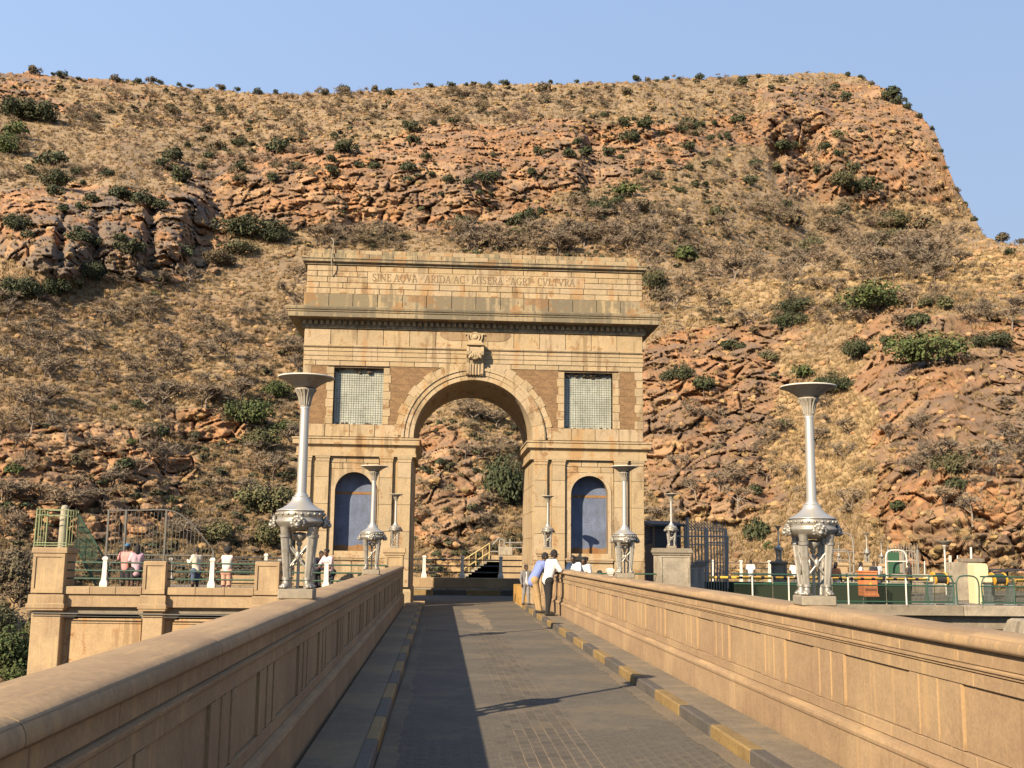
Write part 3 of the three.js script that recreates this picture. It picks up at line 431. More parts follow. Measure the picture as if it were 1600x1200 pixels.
// ------------------------------------------------------------ street lamps on the parapets
function makeLamp() {
  const t = new THREE.Group(); t.name = numbered('street_lamp');
  mesh('plinth', cbox(-0.172, 0.172, -0.004, 0.095, -0.18, 0.18, 0.012), M.lampPlinth, t);
  const legTop = 0.150, legBot = 0.128;
  for (const [sx, sz] of [[-1, -1], [1, -1], [1, 1], [-1, 1]]) {
    const a = V(sx * legBot * 0.80, 0.20, sz * legBot * 0.80), b = V(sx * legTop * 0.86, 0.60, sz * legTop * 0.86);
    const d = b.clone().sub(a), g = []; const fl = 12, sh = new THREE.Shape(); for (let i = 0; i < fl * 4; i++) { const th = i / (fl * 4) * 6.2832, r = 1 - 0.10 * Math.pow(Math.abs(Math.sin(th * fl / 2)), 6) * 1.0 - (Math.cos(th * fl) > 0.2 ? 0.1 : 0); i ? sh.lineTo(r * Math.cos(th), r * Math.sin(th)) : sh.moveTo(r * Math.cos(th), r * Math.sin(th)); }
    const ex = new THREE.ExtrudeGeometry(sh, { depth: 1, bevelEnabled: false, steps: 1 }); const p = ex.attributes.position; for (let i = 0; i < p.count; i++) { const k = 0.032 + 0.012 * p.getZ(i); p.setXYZ(i, p.getX(i) * k, p.getY(i) * k, p.getZ(i) * d.length()); } ex.computeVertexNormals();
    ex.applyQuaternion(new THREE.Quaternion().setFromUnitVectors(V(0, 0, 1), d.clone().normalize())); ex.translate(a.x, a.y, a.z); g.push(ex);
    const leg = mesh('leg', g, M.silver, t);
    mesh('capital', [bar(b, b.clone().add(V(sx * 0.004, 0.03, sz * 0.004)), 0.052, 14), bar(b.clone().add(V(0, 0.03, 0)), V(sx * legTop * 0.88, 0.70, sz * legTop * 0.88), 0.042, 14, 0.05)], M.silver, leg);
    const paw = [bar(V(a.x, 0.205, a.z), V(a.x, 0.18, a.z), 0.043, 12), bar(V(a.x, 0.10, a.z), V(a.x, 0.19, a.z), 0.040, 12, 0.030)]; const dir = Math.atan2(sz, sx); for (let i = -1; i <= 1; i++) { const q = dir + i * 0.55; paw.push(new THREE.SphereGeometry(0.022, 10, 7).scale(1.3, 0.85, 1).rotateY(-q).translate(a.x + Math.cos(q) * 0.040, 0.113, a.z + Math.sin(q) * 0.040)); } paw.push(new THREE.SphereGeometry(0.042, 12, 8).scale(1, 0.75, 1).translate(a.x + sx * 0.012, 0.122, a.z + sz * 0.012));
    mesh('paw_foot', paw, M.silver, leg);
  }
  mesh('stem', [bar(V(0, 0.095, 0), V(0, 0.60, 0), 0.016, 10), lathe([[0.0, 0.50], [0.02, 0.51], [0.034, 0.535], [0.022, 0.55], [0.05, 0.575], [0.075, 0.61], [0.06, 0.64], [0.0, 0.65]], 16)], M.silver, t);
  for (let k = 0; k < 4; k++) { const g = []; const q = k * Math.PI / 2, rot = v => v.applyAxisAngle(V(0, 1, 0), q); g.push(bar(rot(V(-0.105, 0.27, 0.108)), rot(V(0.125, 0.56, 0.125)), 0.011, 6), bar(rot(V(0.105, 0.27, 0.108)), rot(V(-0.125, 0.56, 0.125)), 0.011, 6)); g.push(new THREE.SphereGeometry(0.03, 12, 10).scale(0.85, 1.5, 0.7).applyMatrix4(new THREE.Matrix4().makeRotationY(q)).translate(...rot(V(0, 0.415, 0.122)).toArray())); mesh('cross_brace', g, M.silver, t); }
  const rg = mesh('drum', [lathe([[0.0, 0.66], [0.09, 0.655], [0.16, 0.675], [0.205, 0.70], [0.238, 0.735], [0.245, 0.755], [0.236, 0.765], [0.228, 0.772], [0.228, 0.80], [0.238, 0.805], [0.238, 0.842], [0.226, 0.848], [0.0, 0.85]], 40)], M.silver, t);
  { const b = []; for (let i = 0; i < 22; i++) { const a = i / 22 * 6.2832; b.push(new THREE.SphereGeometry(0.0155, 8, 6).translate(Math.cos(a) * 0.238, 0.823, Math.sin(a) * 0.238)); } mesh('bead', b, M.silver, rg).userData.kind = 'stuff'; }
  for (let k = 0; k < 4; k++) { // lion masks
    const q = k * Math.PI / 2, g = [new THREE.SphereGeometry(0.05, 14, 10).scale(1, 1.05, 0.8), new THREE.SphereGeometry(0.028, 10, 8).scale(1, 0.75, 1).translate(0, -0.016, 0.042), new THREE.SphereGeometry(0.012, 8, 6).translate(0, 0.0, 0.055), new THREE.SphereGeometry(0.016, 8, 6).scale(1, 0.6, 1).translate(0, -0.04, 0.032)];
    for (const s of [-1, 1]) g.push(new THREE.SphereGeometry(0.017, 8, 6).translate(s * 0.02, 0.022, 0.034), new THREE.SphereGeometry(0.015, 8, 6).translate(s * 0.043, 0.043, 0.0)); for (let i = 0; i < 11; i++) { const a = -0.5 + i / 10 * 4.15; g.push(new THREE.SphereGeometry(0.021, 8, 6).scale(1, 1, 0.8).translate(Math.cos(a) * 0.056, Math.sin(a) * 0.056, 0.0 + 0.006 * (i % 2))); }
    g.forEach(x => x.rotateX(0.15).translate(0, 0.735, 0.245).rotateY(q)); mesh('lion_mask', g, M.silver, t);
  }
  mesh('dome', lathe([[0.0, 0.852], [0.238, 0.85], [0.240, 0.862], [0.225, 0.868], [0.175, 0.890], [0.13, 0.922], [0.10, 0.955], [0.088, 0.985], [0.088, 1.0], [0.0, 1.002]], 40), M.silverPole, t);
  mesh('pole', [lathe([[0.07, 0.998], [0.07, 1.015], [0.060, 1.02], [0.051, 1.04], [0.044, 1.88], [0.050, 1.885], [0.050, 1.91], [0.0, 1.912]], 24)], M.silverPole, t);
  { const pts = [[0.049, 1.905], [0.050, 1.925], [0.057, 1.975], [0.070, 2.02], [0.089, 2.058], [0.107, 2.08], [0.107, 2.093], [0.0, 2.095]], g = [lathe(pts, 32)]; for (let i = 0; i < 16; i++) { const a = i / 16 * 6.2832; g.push(tube(pts.slice(1, 6).map(([r, y]) => V(Math.cos(a) * (r + 0.003), y, Math.sin(a) * (r + 0.003))), 0.0062, 8, 5)); } mesh('fluted_capital', g, M.dish, t); }
  const ds = mesh('dish', lathe([[0.0, 2.096], [0.094, 2.096], [0.112, 2.108], [0.150, 2.137], [0.200, 2.168], [0.250, 2.191], [0.280, 2.202], [0.284, 2.212], [0.272, 2.212], [0.22, 2.190], [0.15, 2.150], [0.0, 2.118]], 48), M.dish, t);
  mesh('rim', new THREE.TorusGeometry(0.280, 0.008, 8, 56).rotateX(Math.PI / 2).translate(0, 2.207, 0), M.white, ds);
  return t;
}
{
  const G = 'silver tripod-base street lamps on the dam', lamp = makeLamp(); scene.add(lamp);
  lamp.scale.setScalar(0.98); tag(lamp, 'nearest lamp on left parapet, silver with a wide pale dish', 'street lamp', G); lamp.position.set(-1.375, 1.238, -10.85); lamp.rotation.y = 0.03;
  dup(lamp, [3.585, 1.238, -10.4], -0.05, 'nearest lamp on right parapet, silver with a wide pale dish').scale.setScalar(0.955);
  dup(lamp, [-1.375, 1.238, -22.3], 0.02, 'second lamp on left parapet, before the left niche');
  dup(lamp, [3.59, 1.238, -21.3], 0, 'second lamp on right parapet, before the right niche');
  const small = (x, y, z, s, l) => { const o = dup(lamp, [x, y, z], 0, l); o.scale.setScalar(s); return o; };
  small(-1.48, 1.80, -36.0, 0.79, 'small lamp on pedestal left of archway'); small(3.52, 1.82, -36.05, 0.79, 'small lamp on pedestal right of archway, before the right pier'); small(7.55, 1.90, -35.6, 0.80, 'small lamp on wide pedestal right of the arch');
  // lamps far off beyond the railing
  const far = (px, yTopPx, yBotPx, z, l, dark) => { const b = onZ(px, yBotPx, z), a = onZ(px, yTopPx, z); const o = small(b.x, b.y, z, (a.y - b.y) / 2.21, l); return b; };
  const ped = (b, w, l, m) => { const y = b.y; const t = thing('lamp_pillar', l, 'pillar', [b.x, 0, b.z], 'pillars carrying far lamps'); mesh('shaft', ring([[0, -0.3], [0, y - 0.26]], -w, w, -w, w), m, t); mesh('cap', ring([[0, y - 0.26], [0.05, y - 0.22], [0.09, y - 0.15], [0.09, y - 0.08], [0.03, y - 0.05], [0.03, y]], -w, w, -w, w), m, t); };
  ped(far(1355, 833, 879, -62, 'far lamp on cream pillar above the orange box', 0), 0.34, 'cream pillar standing behind the orange box', M.terrace[1]);
  ped(far(1378, 846, 881, -70, 'far lamp on cream pillar just left of the green door', 0), 0.32, 'cream pillar just left of green door', M.terrace[1]);
  ped(far(1311, 849, 879, -70, 'far lamp left of orange box beside pipe frame', 0), 0.4, 'cream pillar left of orange box beside pipe frame', M.terrace[1]);
  ped(far(1405, 842, 872, -72, 'far lamp standing over the green door', 0), 0.2, 'slim pillar behind the green door', M.terrace[1]);
  { const b = far(1217, 822, 877, -50, 'shaded lamp on round pillar left of nearest right lamp', 1); const t = thing('round_pillar', 'round stone pillar left of nearest right lamp', 'pillar', [b.x, 0, b.z]); mesh('drum', lathe([[0, b.y - 0.14], [0.36, b.y - 0.14], [0.34, -0.3]], 24), M.conc, t); mesh('cap', lathe([[0, b.y], [0.36, b.y], [0.42, b.y - 0.04], [0.42, b.y - 0.12], [0.3, b.y - 0.15]], 24), M.conc, t); }
  { const z = -52, b = onZ(1478, 905, z), a = onZ(1475, 845, z); const t = thing('pole_lamp', 'slim white pole lamp with wide dish behind the railing', 'street lamp', [b.x, -0.25, z]); const h = a.y + 0.25; mesh('pole', lathe([[0.05, 0], [0.04, h - 0.40], [0.0, h - 0.40]], 12), M.white, t); mesh('capital', lathe([[0.045, h - 0.42], [0.06, h - 0.38], [0.09, h - 0.26], [0.12, h - 0.2], [0, h - 0.2]], 14), M.dish, t); mesh('dish', lathe([[0.0, h - 0.2], [0.13, h - 0.19], [0.28, h - 0.07], [0.36, h - 0.02], [0.36, h], [0.2, h - 0.04], [0, h - 0.08]], 28), M.dish, t); }
}

// ------------------------------------------------------------ terrace left of the arch
const ZT = -35.5;
{
  const t = thing('viewing_terrace', 'pale plastered terrace wall with square pillars left of the arch', 'terrace');
  const W = M.terrace, P = (n, g, m, lab, par = t) => { const o = mesh(n, g, m, par); if (lab) o.userData.label = lab; return o; };
  P('wall', box(-12.4, -1.75, -16, -0.55, ZT - 0.32, ZT - 13), M.terraceStain, 'rust-streaked wall below the terrace');
  P('slab_core', box(-12.5, -1.8, -0.55, 0.1, ZT - 0.30, ZT - 13.1), W[2]);
  // coping and beam, in jointed lengths
  const seg = (n, x0, x1, y0, y1, za, zb, len, m, c = 0.01) => { const k = Math.max(1, Math.round((x1 - x0) / len)); for (let i = 0; i < k; i++) P(n, cbox(x0 + (x1 - x0) * i / k + 0.004, x0 + (x1 - x0) * (i + 1) / k - 0.004, y0, y1, za, zb, c), pick(W)); };
  for (const [a, b] of [[-11.72, -9.34], [-8.58, -5.86], [-5.05, -1.85]]) {
    seg('coping_stone', a, b, 0.255, 0.49, ZT + 0.06, ZT - 0.42, 0.85); seg('beam_block', a, b, -0.14, 0.25, ZT - 0.02, ZT - 0.3, 1.9);
    P('wall_panel', prismZ([[a + 0.16, -16], [b - 0.01, -16], [b - 0.01, -0.42], [b - 0.22, -0.34], [a + 0.42, -0.34], [a + 0.2, -0.62]], ZT - 0.33, ZT - 0.20), M.terraceStain);
  }
  // tall corner pillar and two low ones
  const pil = (x0, x1, yt, tall) => {
    const p = P('pillar', cbox(x0, x1, 0.26, yt - (tall ? 0.19 : 0.0), ZT + 0.12, ZT - (tall ? 0.88 : 0.55), 0.012), W[1]);
    const f = ZT + 0.12, w = 0.10, yb = 0.42, yy = yt - (tall ? 0.3 : 0.14);
    for (const [a, b, c, d] of [[x0, x0 + w, yb, yy], [x1 - w, x1, yb, yy], [x0, x1, yy, yt - (tall ? 0.195 : 0.004)], [x0, x1, 0.28, yb]]) P('panel_frame', cbox(a + 0.002, b - 0.002, c + 0.001, d - 0.001, f - 0.01, f + 0.035, 0.008), W[0], null, p);
    if (tall) P('cap', ring([[0.0, yt - 0.19], [0.05, yt - 0.17], [0.05, yt - 0.03], [0.02, yt]], x0, x1, ZT - 0.88, ZT + 0.12), W[2], null, p);
    P('skirt', ring([[0.03, 0.24], [0.05, 0.22], [0.05, -0.02], [0.09, -0.05], [0.09, -0.17], [0.06, -0.19], [0.06, -0.24]].reverse(), x0, x1, ZT - 0.5, ZT + 0.15), W[2], null, p);
    P('shaft', cbox(x0 + 0.06, x1 - 0.02, -16, -0.26, ZT + 0.10, ZT - 0.5, 0.02), W[1], null, p);
  };
  pil(-12.70, -11.72, 1.69, true); pil(-9.30, -8.60, 1.30, false); pil(-5.84, -5.07, 1.32, false);
  P('conduit', [bar(V(-12.6, -0.33, ZT + 0.14), V(-3, -0.37, ZT + 0.14), 0.02, 8), bar(V(-12.6, -0.41, ZT + 0.13), V(-3, -0.45, ZT + 0.13), 0.01, 6)], M.steel, 'thin pipes running along below the coping');
  // rails
  const postG = boxUV(mergeGeometries([ring([[0.06, 0], [0.06, 0.10], [0.02, 0.22], [0.005, 0.80], [0.01, 0.82], [0.03, 0.84], [0.03, 0.88], [0.0, 0.93]], -0.055, 0.055, -0.055, 0.055)].map(boxUV)));
  const railing = (label, ya, spans, zz, posts, m, mp) => { const r = thing('railing', label, 'railing', [0, 0, 0], 'terrace railings'); for (const [a, b] of spans) for (const y of [1.235, 0.985, 0.735]) mesh('rail', bar(V(a, y, zz), V(b, y, zz), 0.026, 8), m, r); for (const x of posts) { const o = mesh('post', postG, mp, r, true); o.position.set(x, ya, zz); } return r; };
  railing('green rails with white post between corner pillar and first low pillar', 0.49, [[-11.75, -9.28]], ZT - 0.14, [-10.56], M.green, M.white);
  railing('green rails with white post between two low terrace pillars', 0.49, [[-8.62, -5.82]], ZT - 0.14, [-7.22], M.green, M.white);
  railing('dark green rails with white post beside the left pier', 0.49, [[-5.09, -1.70]], ZT - 0.14, [-3.62], M.green, M.white);
  railing('rear dark rails at the back of the left terrace', 0.40, [[-12.4, -5.0]], -46, [-11.0, -8.6, -6.6], M.railBlack, M.galv);
  // dark rails and posts across the end of the road behind the arch
  const rb = thing('low_wall', 'low tan wall with black and yellow kerb across the road end', 'wall');
  mesh('wall', cbox(-9, 10, 0.17, 0.60, -47.35, -47.75, 0.02), W[2], rb); mesh('ledge', cbox(-9, 10, 0.10, 0.165, -47.25, -47.75, 0.01), M.concLight, rb);
  for (let i = 0; i < 13; i++) mesh('kerb_stone', cbox(-9 + i * 1.45 + 0.004, -9 + (i + 1) * 1.45 - 0.004, -0.14, 0.095, -47.0, -47.6, 0.015), i % 2 ? M.yellow : M.black, rb);
  const rl = thing('railing', 'black rails on white posts seen through the archway', 'railing', [0, 0, 0], 'terrace railings');
  for (const y of [1.36, 1.10, 0.83]) mesh('rail', bar(V(-9, y, -47.55), V(9, y, -47.55), 0.028, 8), M.railBlack, rl); for (const x of [-7.4, -4.2, -0.68, 0.96, 2.62, 5.8]) { const o = mesh('post', postG, M.white, rl, true); o.position.set(x, 0.60, -47.55); }
  // chimney pipe in a pale green cage on the corner pillar
  const cg = thing('pipe_cage', 'pale green cage of bars on top of the corner pillar', 'cage', [-12.22, 1.69, ZT - 0.38]);
  const a = 0.49, h = 1.2; for (const sx of [-1, 1]) for (const sz of [-1, 1]) mesh('post', bar(V(sx * a, 0, sz * a), V(sx * a * 0.98, h, sz * a * 0.98), 0.024, 6), M.paleGreen, cg);
  for (const y of [0.06, 0.14, h - 0.20, h - 0.02]) for (const [p, q] of [[[-a, -a], [a, -a]], [[a, -a], [a, a]], [[a, a], [-a, a]], [[-a, a], [-a, -a]]]) mesh('rail', bar(V(p[0], y, p[1]), V(q[0], y, q[1]), 0.016, 6), M.paleGreen, cg);
  for (let i = 1; i < 4; i++) for (const s of [-1, 1]) { mesh('bar', bar(V(s * a, 0.06, -a + i * a / 2), V(s * a, h - 0.02, -a + i * a / 2), 0.012, 5), M.paleGreen, cg); } mesh('bar', bar(V(-a + 0.11, 0.06, a), V(-a + 0.11, h - 0.02, a), 0.012, 5), M.paleGreen, cg); mesh('bar', bar(V(a - 0.11, 0.06, a), V(a - 0.11, h - 0.02, a), 0.012, 5), M.paleGreen, cg);
  top('vent_pipe', [lathe([[0.0, 0], [0.135, 0], [0.128, 0.9], [0.14, 0.91], [0.14, 0.97], [0.122, 0.98], [0.118, 1.25], [0.09, 1.33], [0.0, 1.35]], 20).translate(-12.04, 1.69, ZT - 0.45)], mat(RGB(0.55, 0.50, 0.36), 0.8, { map: tPaint }), 'stubby pale vent pipe standing inside the green cage', 'vent pipe');
  // stair guard of green mesh and the barred enclosure behind
  const sg = thing('stair_guard', 'sloping dark green mesh guard beside the corner pillar', 'guard rail', [0, 0, ZT - 1.6]);
  const dg = (x0, y0, x1, y1) => bar(V(x0, y0, 0), V(x1, y1, 0), 0.03, 6); mesh('rail', dg(-11.95, 2.75, -10.8, 1.0), M.green, sg); mesh('rail', dg(-12.0, 1.75, -11.1, 0.2), M.green, sg); mesh('post', dg(-10.85, 0.1, -10.85, 1.05), M.green, sg);
  { const g = []; for (let i = 0; i <= 22; i++) { const f = i / 22; g.push(bar(V(lerp(-11.95, -10.85, f), lerp(2.7, 1.0, f), 0), V(lerp(-12.0, -11.0, f), lerp(1.75, 0.15, f), 0), 0.007, 4)); } for (let i = 0; i <= 26; i++) { const f = i / 26; g.push(bar(V(lerp(-12, -11.95, f), lerp(1.75, 2.72, f), 0), V(lerp(-11.05, -10.83, f), lerp(0.15, 1.02, f), 0), 0.007, 4)); } mesh('mesh_panel', g, M.green, sg).userData.kind = 'stuff'; }
  const be = thing('barred_enclosure', 'tall grey barred enclosure behind the terrace with couple before it', 'fence', [0, 0.1, -40.5]);
  const tp = x => x < -9.6 ? 2.95 : x < -9.1 ? 2.95 - (x + 9.6) * 0.7 : 2.6 - (x + 9.1) * 1.2;
  for (let x = -12.0; x < -8.1; x += 0.135) mesh('bar', bar(V(x, 0, 0), V(x, tp(x) - 0.05, 0), 0.011, 5), M.steel, be); for (const x of [-12.0, -11.38, -9.95, -8.2]) mesh('post', cbox(x - 0.038, x + 0.038, 0, tp(x) + 0.02, -0.038, 0.038, 0.01), M.steel, be);
  mesh('frame', tube([[-12.05, 2.93, 0], [-11, 2.95, 0], [-9.7, 2.93, 0], [-9.1, 2.55, 0], [-8.5, 1.9, 0], [-8.18, 1.45, 0], [-8.18, 0, 0]], 0.028, 50, 6), M.steel, be); mesh('frame', bar(V(-12, 1.35, 0), V(-8.2, 1.35, 0), 0.03, 6), M.steel, be);
  for (let x = -11.9; x < -9.7; x += 0.28) mesh('spike', [bar(V(x, 2.93, 0), V(x - 0.09, 3.12, 0.05), 0.014, 4, 0.003), bar(V(x, 2.93, 0), V(x + 0.09, 3.12, -0.05), 0.014, 4, 0.003)], M.steel, be);
  mesh('brace', bar(V(-8.6, 1.35, 0), V(-9.0, 0.6, 0.2), 0.02, 5), M.steel, be);
}

// ------------------------------------------------------------ right of the arch: platform, sluice bridge, fences
{
  const sr = thing('railing', 'dark green rails with white post right of the arch', 'railing', [0, 0, 0], 'terrace railings');
  for (const y of [1.06, 0.78, 0.50]) mesh('rail', bar(V(3.8, y, -35.6), V(7.05, y, -35.6), 0.026, 8), M.green, sr); mesh('post', [ring([[0.06, 0], [0.06, 0.12], [0.02, 0.24], [0.01, 1.02], [0.04, 1.06], [0.04, 1.1], [0.06, 1.12], [0.06, 1.2], [0, 1.24]], -0.06, 0.06, -0.06, 0.06).translate(5.52, 0.0, -35.6)], M.white, sr);
  mesh('kerb', cbox(3.8, 7.05, -0.5, 0.12, -35.4, -35.8, 0.01), M.concLight, sr);
  // sluice bridge beam
  const br = thing('sluice_bridge', 'grey concrete beam bridge below the green mesh railing', 'bridge');
  for (let i = 0; i < 5; i++) mesh('beam', cbox(8.7 + i * 5.6, 8.7 + (i + 1) * 5.6 - 0.02, -0.48, -0.09, -40.9, -41.7, 0.02), i === 1 ? M.conc : pick([M.conc, M.concLight]), br);
  mesh('deck', box(8.7, 36.7, -0.30, -0.24, -41.72, -46), M.conc, br); mesh('under_beam', cbox(8.7, 36.7, -1.0, -0.52, -41.3, -42.2, 0.02), M.conc, br);
  for (const x of [13.5, 26.0]) mesh('pier', cbox(x, x + 1.6, -9, -1.02, -41.4, -45, 0.05), M.conc, br);
  const blk = thing('concrete_block', 'weathered tapered concrete block jutting below the bridge', 'block', [20.7, -1.5, -37.5]); mesh('body', ring([[0.35, -4], [0.35, 0], [0.0, 1.05], [-0.1, 1.12]], -0.62, 0.66, -0.6, 0.5), M.concLight, blk); mesh('side_recess', cbox(-1.02, -0.86, -3, 0.5, 0.0, 0.4, 0.02), M.conc, blk);
  // green mesh railing with yellow and black pipe
  const gr = thing('mesh_railing', 'long green mesh railing with yellow and black striped pipe', 'railing');
  const zr = -41.15, xA = 11.1, xB = 29; for (const y of [1.0, 0.63, 0.02]) mesh('rail', bar(V(xA, y, zr), V(19.6, y, zr), 0.03, 8), M.green, gr); for (const y of [1.0, 0.63, 0.02]) mesh('rail', bar(V(20.7, y, zr), V(xB, y, zr), 0.03, 8), M.green, gr);
  { const g = []; for (let x = xA; x < xB; x += 0.05) if (x < 19.6 || x > 20.75) g.push(box(x, x + 0.013, 0.03, 0.62, zr - 0.004, zr + 0.004)); for (let y = 0.05; y < 0.62; y += 0.05) { g.push(box(xA, 19.6, y, y + 0.013, zr - 0.003, zr + 0.005)); g.push(box(20.75, xB, y, y + 0.013, zr - 0.003, zr + 0.005)); } mesh('mesh_infill', g, M.greenMesh, gr).userData.kind = 'stuff'; }
  for (const x of [11.8, 13.2, 15.5, 17.75, 23.6, 26.0]) mesh('post', bar(V(x, -0.1, zr + 0.03), V(x, 0.92, zr + 0.03), 0.032, 8), M.white, gr);
  for (const x of [12.6, 14.9, 17.0, 18.9]) mesh('post', bar(V(x, -0.1, zr - 0.03), V(x, 0.92, zr - 0.03), 0.022, 6), M.concLight, gr);
  for (const [a, b] of [[18.6, 19.6], [19.75, 20.6], [20.75, 22.0]]) mesh('hoop', tube([[a, -0.05, zr + 0.02], [a, 0.8, zr + 0.02], [a + 0.12, 0.98, zr + 0.02], [b - 0.12, 0.98, zr + 0.02], [b, 0.8, zr + 0.02], [b, -0.05, zr + 0.02]], 0.03, 40, 7), M.green, gr);
  const pipe = thing('striped_pipe', 'yellow and black striped pipe behind the green railing', 'pipe', [0, 0.86, zr - 0.25]); { const Y = mat(RGB(0.78, 0.47, 0.05), 0.5), K = mat(RGB(0.02, 0.02, 0.02), 0.6); for (let x = 10.2, i = 0; x < 27; i++) { const l = i % 2 ? 0.13 : 0.30; if (x < 18.7 || x > 22.2) mesh(i % 2 ? 'black_band' : 'yellow_band', bar(V(x, 0, 0), V(x + l, 0, 0), 0.05, 10), i % 2 ? K : Y, pipe); x += l; } }
  mesh('shade_net', box(8.8, 19.2, -0.2, 0.60, -44.0, -44.04), M.greenMesh, (() => { const s = thing('shade_screen', 'dark green screen panel behind the mesh railing', 'screen'); mesh('frame', [bar(V(8.8, 0.62, -44), V(19.2, 0.62, -44), 0.03, 6), bar(V(8.8, -0.2, -44), V(19.2, -0.2, -44), 0.03, 6)], M.green, s); return s; })());
  // orange box with slot and warning triangle
  const ob = thing('orange_box', 'orange machine cover with small yellow warning triangle', 'machine cover', [17.0, -0.15, -43.0]); mesh('body', [prism([[-0.3, 0.32], [0.3, 0.32], [0.3, 1.28], [-0.3, 1.28]], -0.28, 0.28)], M.orange, ob); mesh('lip', prism([[0.28, 0.48], [0.42, 0.36], [0.42, 0.30], [0.28, 0.30]], -0.28, 0.28), M.orange, ob); mesh('slot', box(-0.24, 0.24, 0.52, 0.60, 0.295, 0.305), mat(RGB(0.22, 0.07, 0.03), 0.8), ob); mesh('lid', cbox(-0.31, 0.31, 1.24, 1.30, -0.33, 0.33, 0.01), M.orange, ob); mesh('warning_triangle', prismZ([[-0.07, 0.74], [0.07, 0.74], [0, 0.87]], 0.302, 0.308), mat(RGB(0.8, 0.5, 0.04), 0.5), ob); for (const x of [-0.2, 0.2]) mesh('leg', bar(V(x, 0, 0), V(x, 0.33, 0), 0.03, 6), M.steel, ob);
  // winch drums on grey pedestals
  const winch = (x, l) => { const w = thing('winch', l, 'winch', [x, -0.25, -44.2], 'gate winches'); const Y = mat(RGB(0.75, 0.42, 0.04), 0.5), K = mat(RGB(0.03, 0.028, 0.025), 0.7); mesh('drum', new THREE.CylinderGeometry(0.21, 0.21, 0.42, 24).rotateZ(Math.PI / 2).translate(0, 1.12, 0), K, w); for (const s of [-0.24, 0.26]) mesh('flange', new THREE.CylinderGeometry(0.26, 0.26, 0.05, 28).rotateZ(Math.PI / 2 + 0.25).translate(s, 1.12, 0), Y, w); mesh('gearbox', cbox(-0.62, -0.3, 0.95, 1.22, -0.16, 0.16, 0.04), M.cream, w); for (const s of [-0.48, 0.46]) mesh('pedestal', ring([[0.05, 0], [0.05, 0.05], [0, 0.1], [0, 0.42], [-0.04, 0.45], [-0.04, 0.88], [0.03, 0.95]], s - 0.13, s + 0.13, -0.2, 0.2), mat(RGB(0.17, 0.19, 0.18), 0.6), w); };
  winch(20.55 - 0.05, 'yellow flanged winch drum on grey pedestals near the pole lamp'); winch(23.0, 'yellow flanged winch drum on grey pedestals right of the cream cabinet');
  const cab = thing('cabinet', 'cream control cabinet with clipped top corners behind the railing', 'cabinet', [23.55, -0.25, -47]); mesh('body', prismZ([[-0.31, 0], [0.31, 0], [0.31, 1.58], [0.24, 1.72], [-0.26, 1.72], [-0.31, 1.66]], -0.3, 0.3), M.cream, cab); mesh('door', cbox(-0.24, 0.24, 0.3, 1.5, 0.29, 0.315, 0.01), M.cream, cab); mesh('handle', box(0.17, 0.2, 0.8, 0.95, 0.31, 0.335), M.steel, cab);
  const cw = thing('concrete_wall', 'short stained concrete wall left of the cream cabinet', 'wall', [0, -0.25, -50]); mesh('body', cbox(23.6, 25.2, 0, 1.75, -0.2, 0.2, 0.02), M.concLight, cw); mesh('coping', cbox(24.2, 25.3, 1.76, 1.93, -0.25, 0.25, 0.02), M.conc, cw);
  top('stub_pipe', bar(onZ(1518, 882, -50), onZ(1517, 855, -50), 0.05, 8), M.white, 'white upright pipe above the cream cabinet', 'pipe');
  const lw = thing('stepped_wall', 'long low cream wall with ledges behind the winches', 'wall', [0, -0.25, -60]); for (const [y0, y1, z] of [[0, 0.55, 0], [0.56, 0.80, -0.2], [0.81, 1.02, -0.4]]) mesh('course', cbox(22.2, 29.5, y0, y1, z, z - 1.2, 0.02), M.concLight, lw); for (const px of [1452, 1491, 1493.5, 1504]) { const b = onZ(px, 892, -60), a = onZ(px, px === 1452 ? 877 : 868, -60); mesh('post', bar(V(b.x, 1.0, -0.6), V(a.x, a.y + 0.25, -0.6), 0.035, 6), M.white, lw); }
  // lean-to roof at the far right
  const lt = thing('lean_to', 'dark sheet roof on posts at far right', 'shelter', [0, -0.25, -54]); { const a = onZ(1533, 891, -54), b = onZ(1640, 886, -54); mesh('roof', [box(a.x, b.x, a.y + 0.25, a.y + 0.33, -0.8, 0.9), bar(V(a.x, a.y + 0.15, 0.9), V(a.x + 2.0, a.y + 0.34, 0.9), 0.05, 5)], mat(RGB(0.035, 0.03, 0.035), 0.7), lt); for (const x of [a.x + 0.2, a.x + 1.1, b.x - 0.5]) mesh('post', bar(V(x, 0, 0.5), V(x, a.y + 0.27, 0.5), 0.05, 6), M.steel, lt); mesh('back_panel', box(a.x + 0.1, a.x + 1.0, 0, a.y + 0.1, -0.7, -0.65), M.darkHut, lt); }
  // pipe frames and green door
  const frame = (l, px0, px1, pyT, pyB, z, m, r = 0.04) => { const a = onZ(px0, pyB, z), b = onZ(px0, pyT, z), c = onZ(px1, pyT, z), d = onZ(px1, pyB, z); const f = thing('pipe_barrier', l, 'pipe barrier', [0, 0, z], 'white pipe barriers'); mesh('hoop', tube([[a.x, -0.25, 0], [a.x, b.y - 0.2, 0], [a.x + 0.15, b.y, 0], [c.x - 0.15, b.y, 0], [c.x, b.y - 0.2, 0], [c.x, -0.25, 0]], r, 50, 7), m, f); mesh('rail', bar(V(a.x, (a.y + b.y) / 2, 0), V(c.x, (a.y + b.y) / 2, 0), r * 0.8, 6), m, f); return f; };
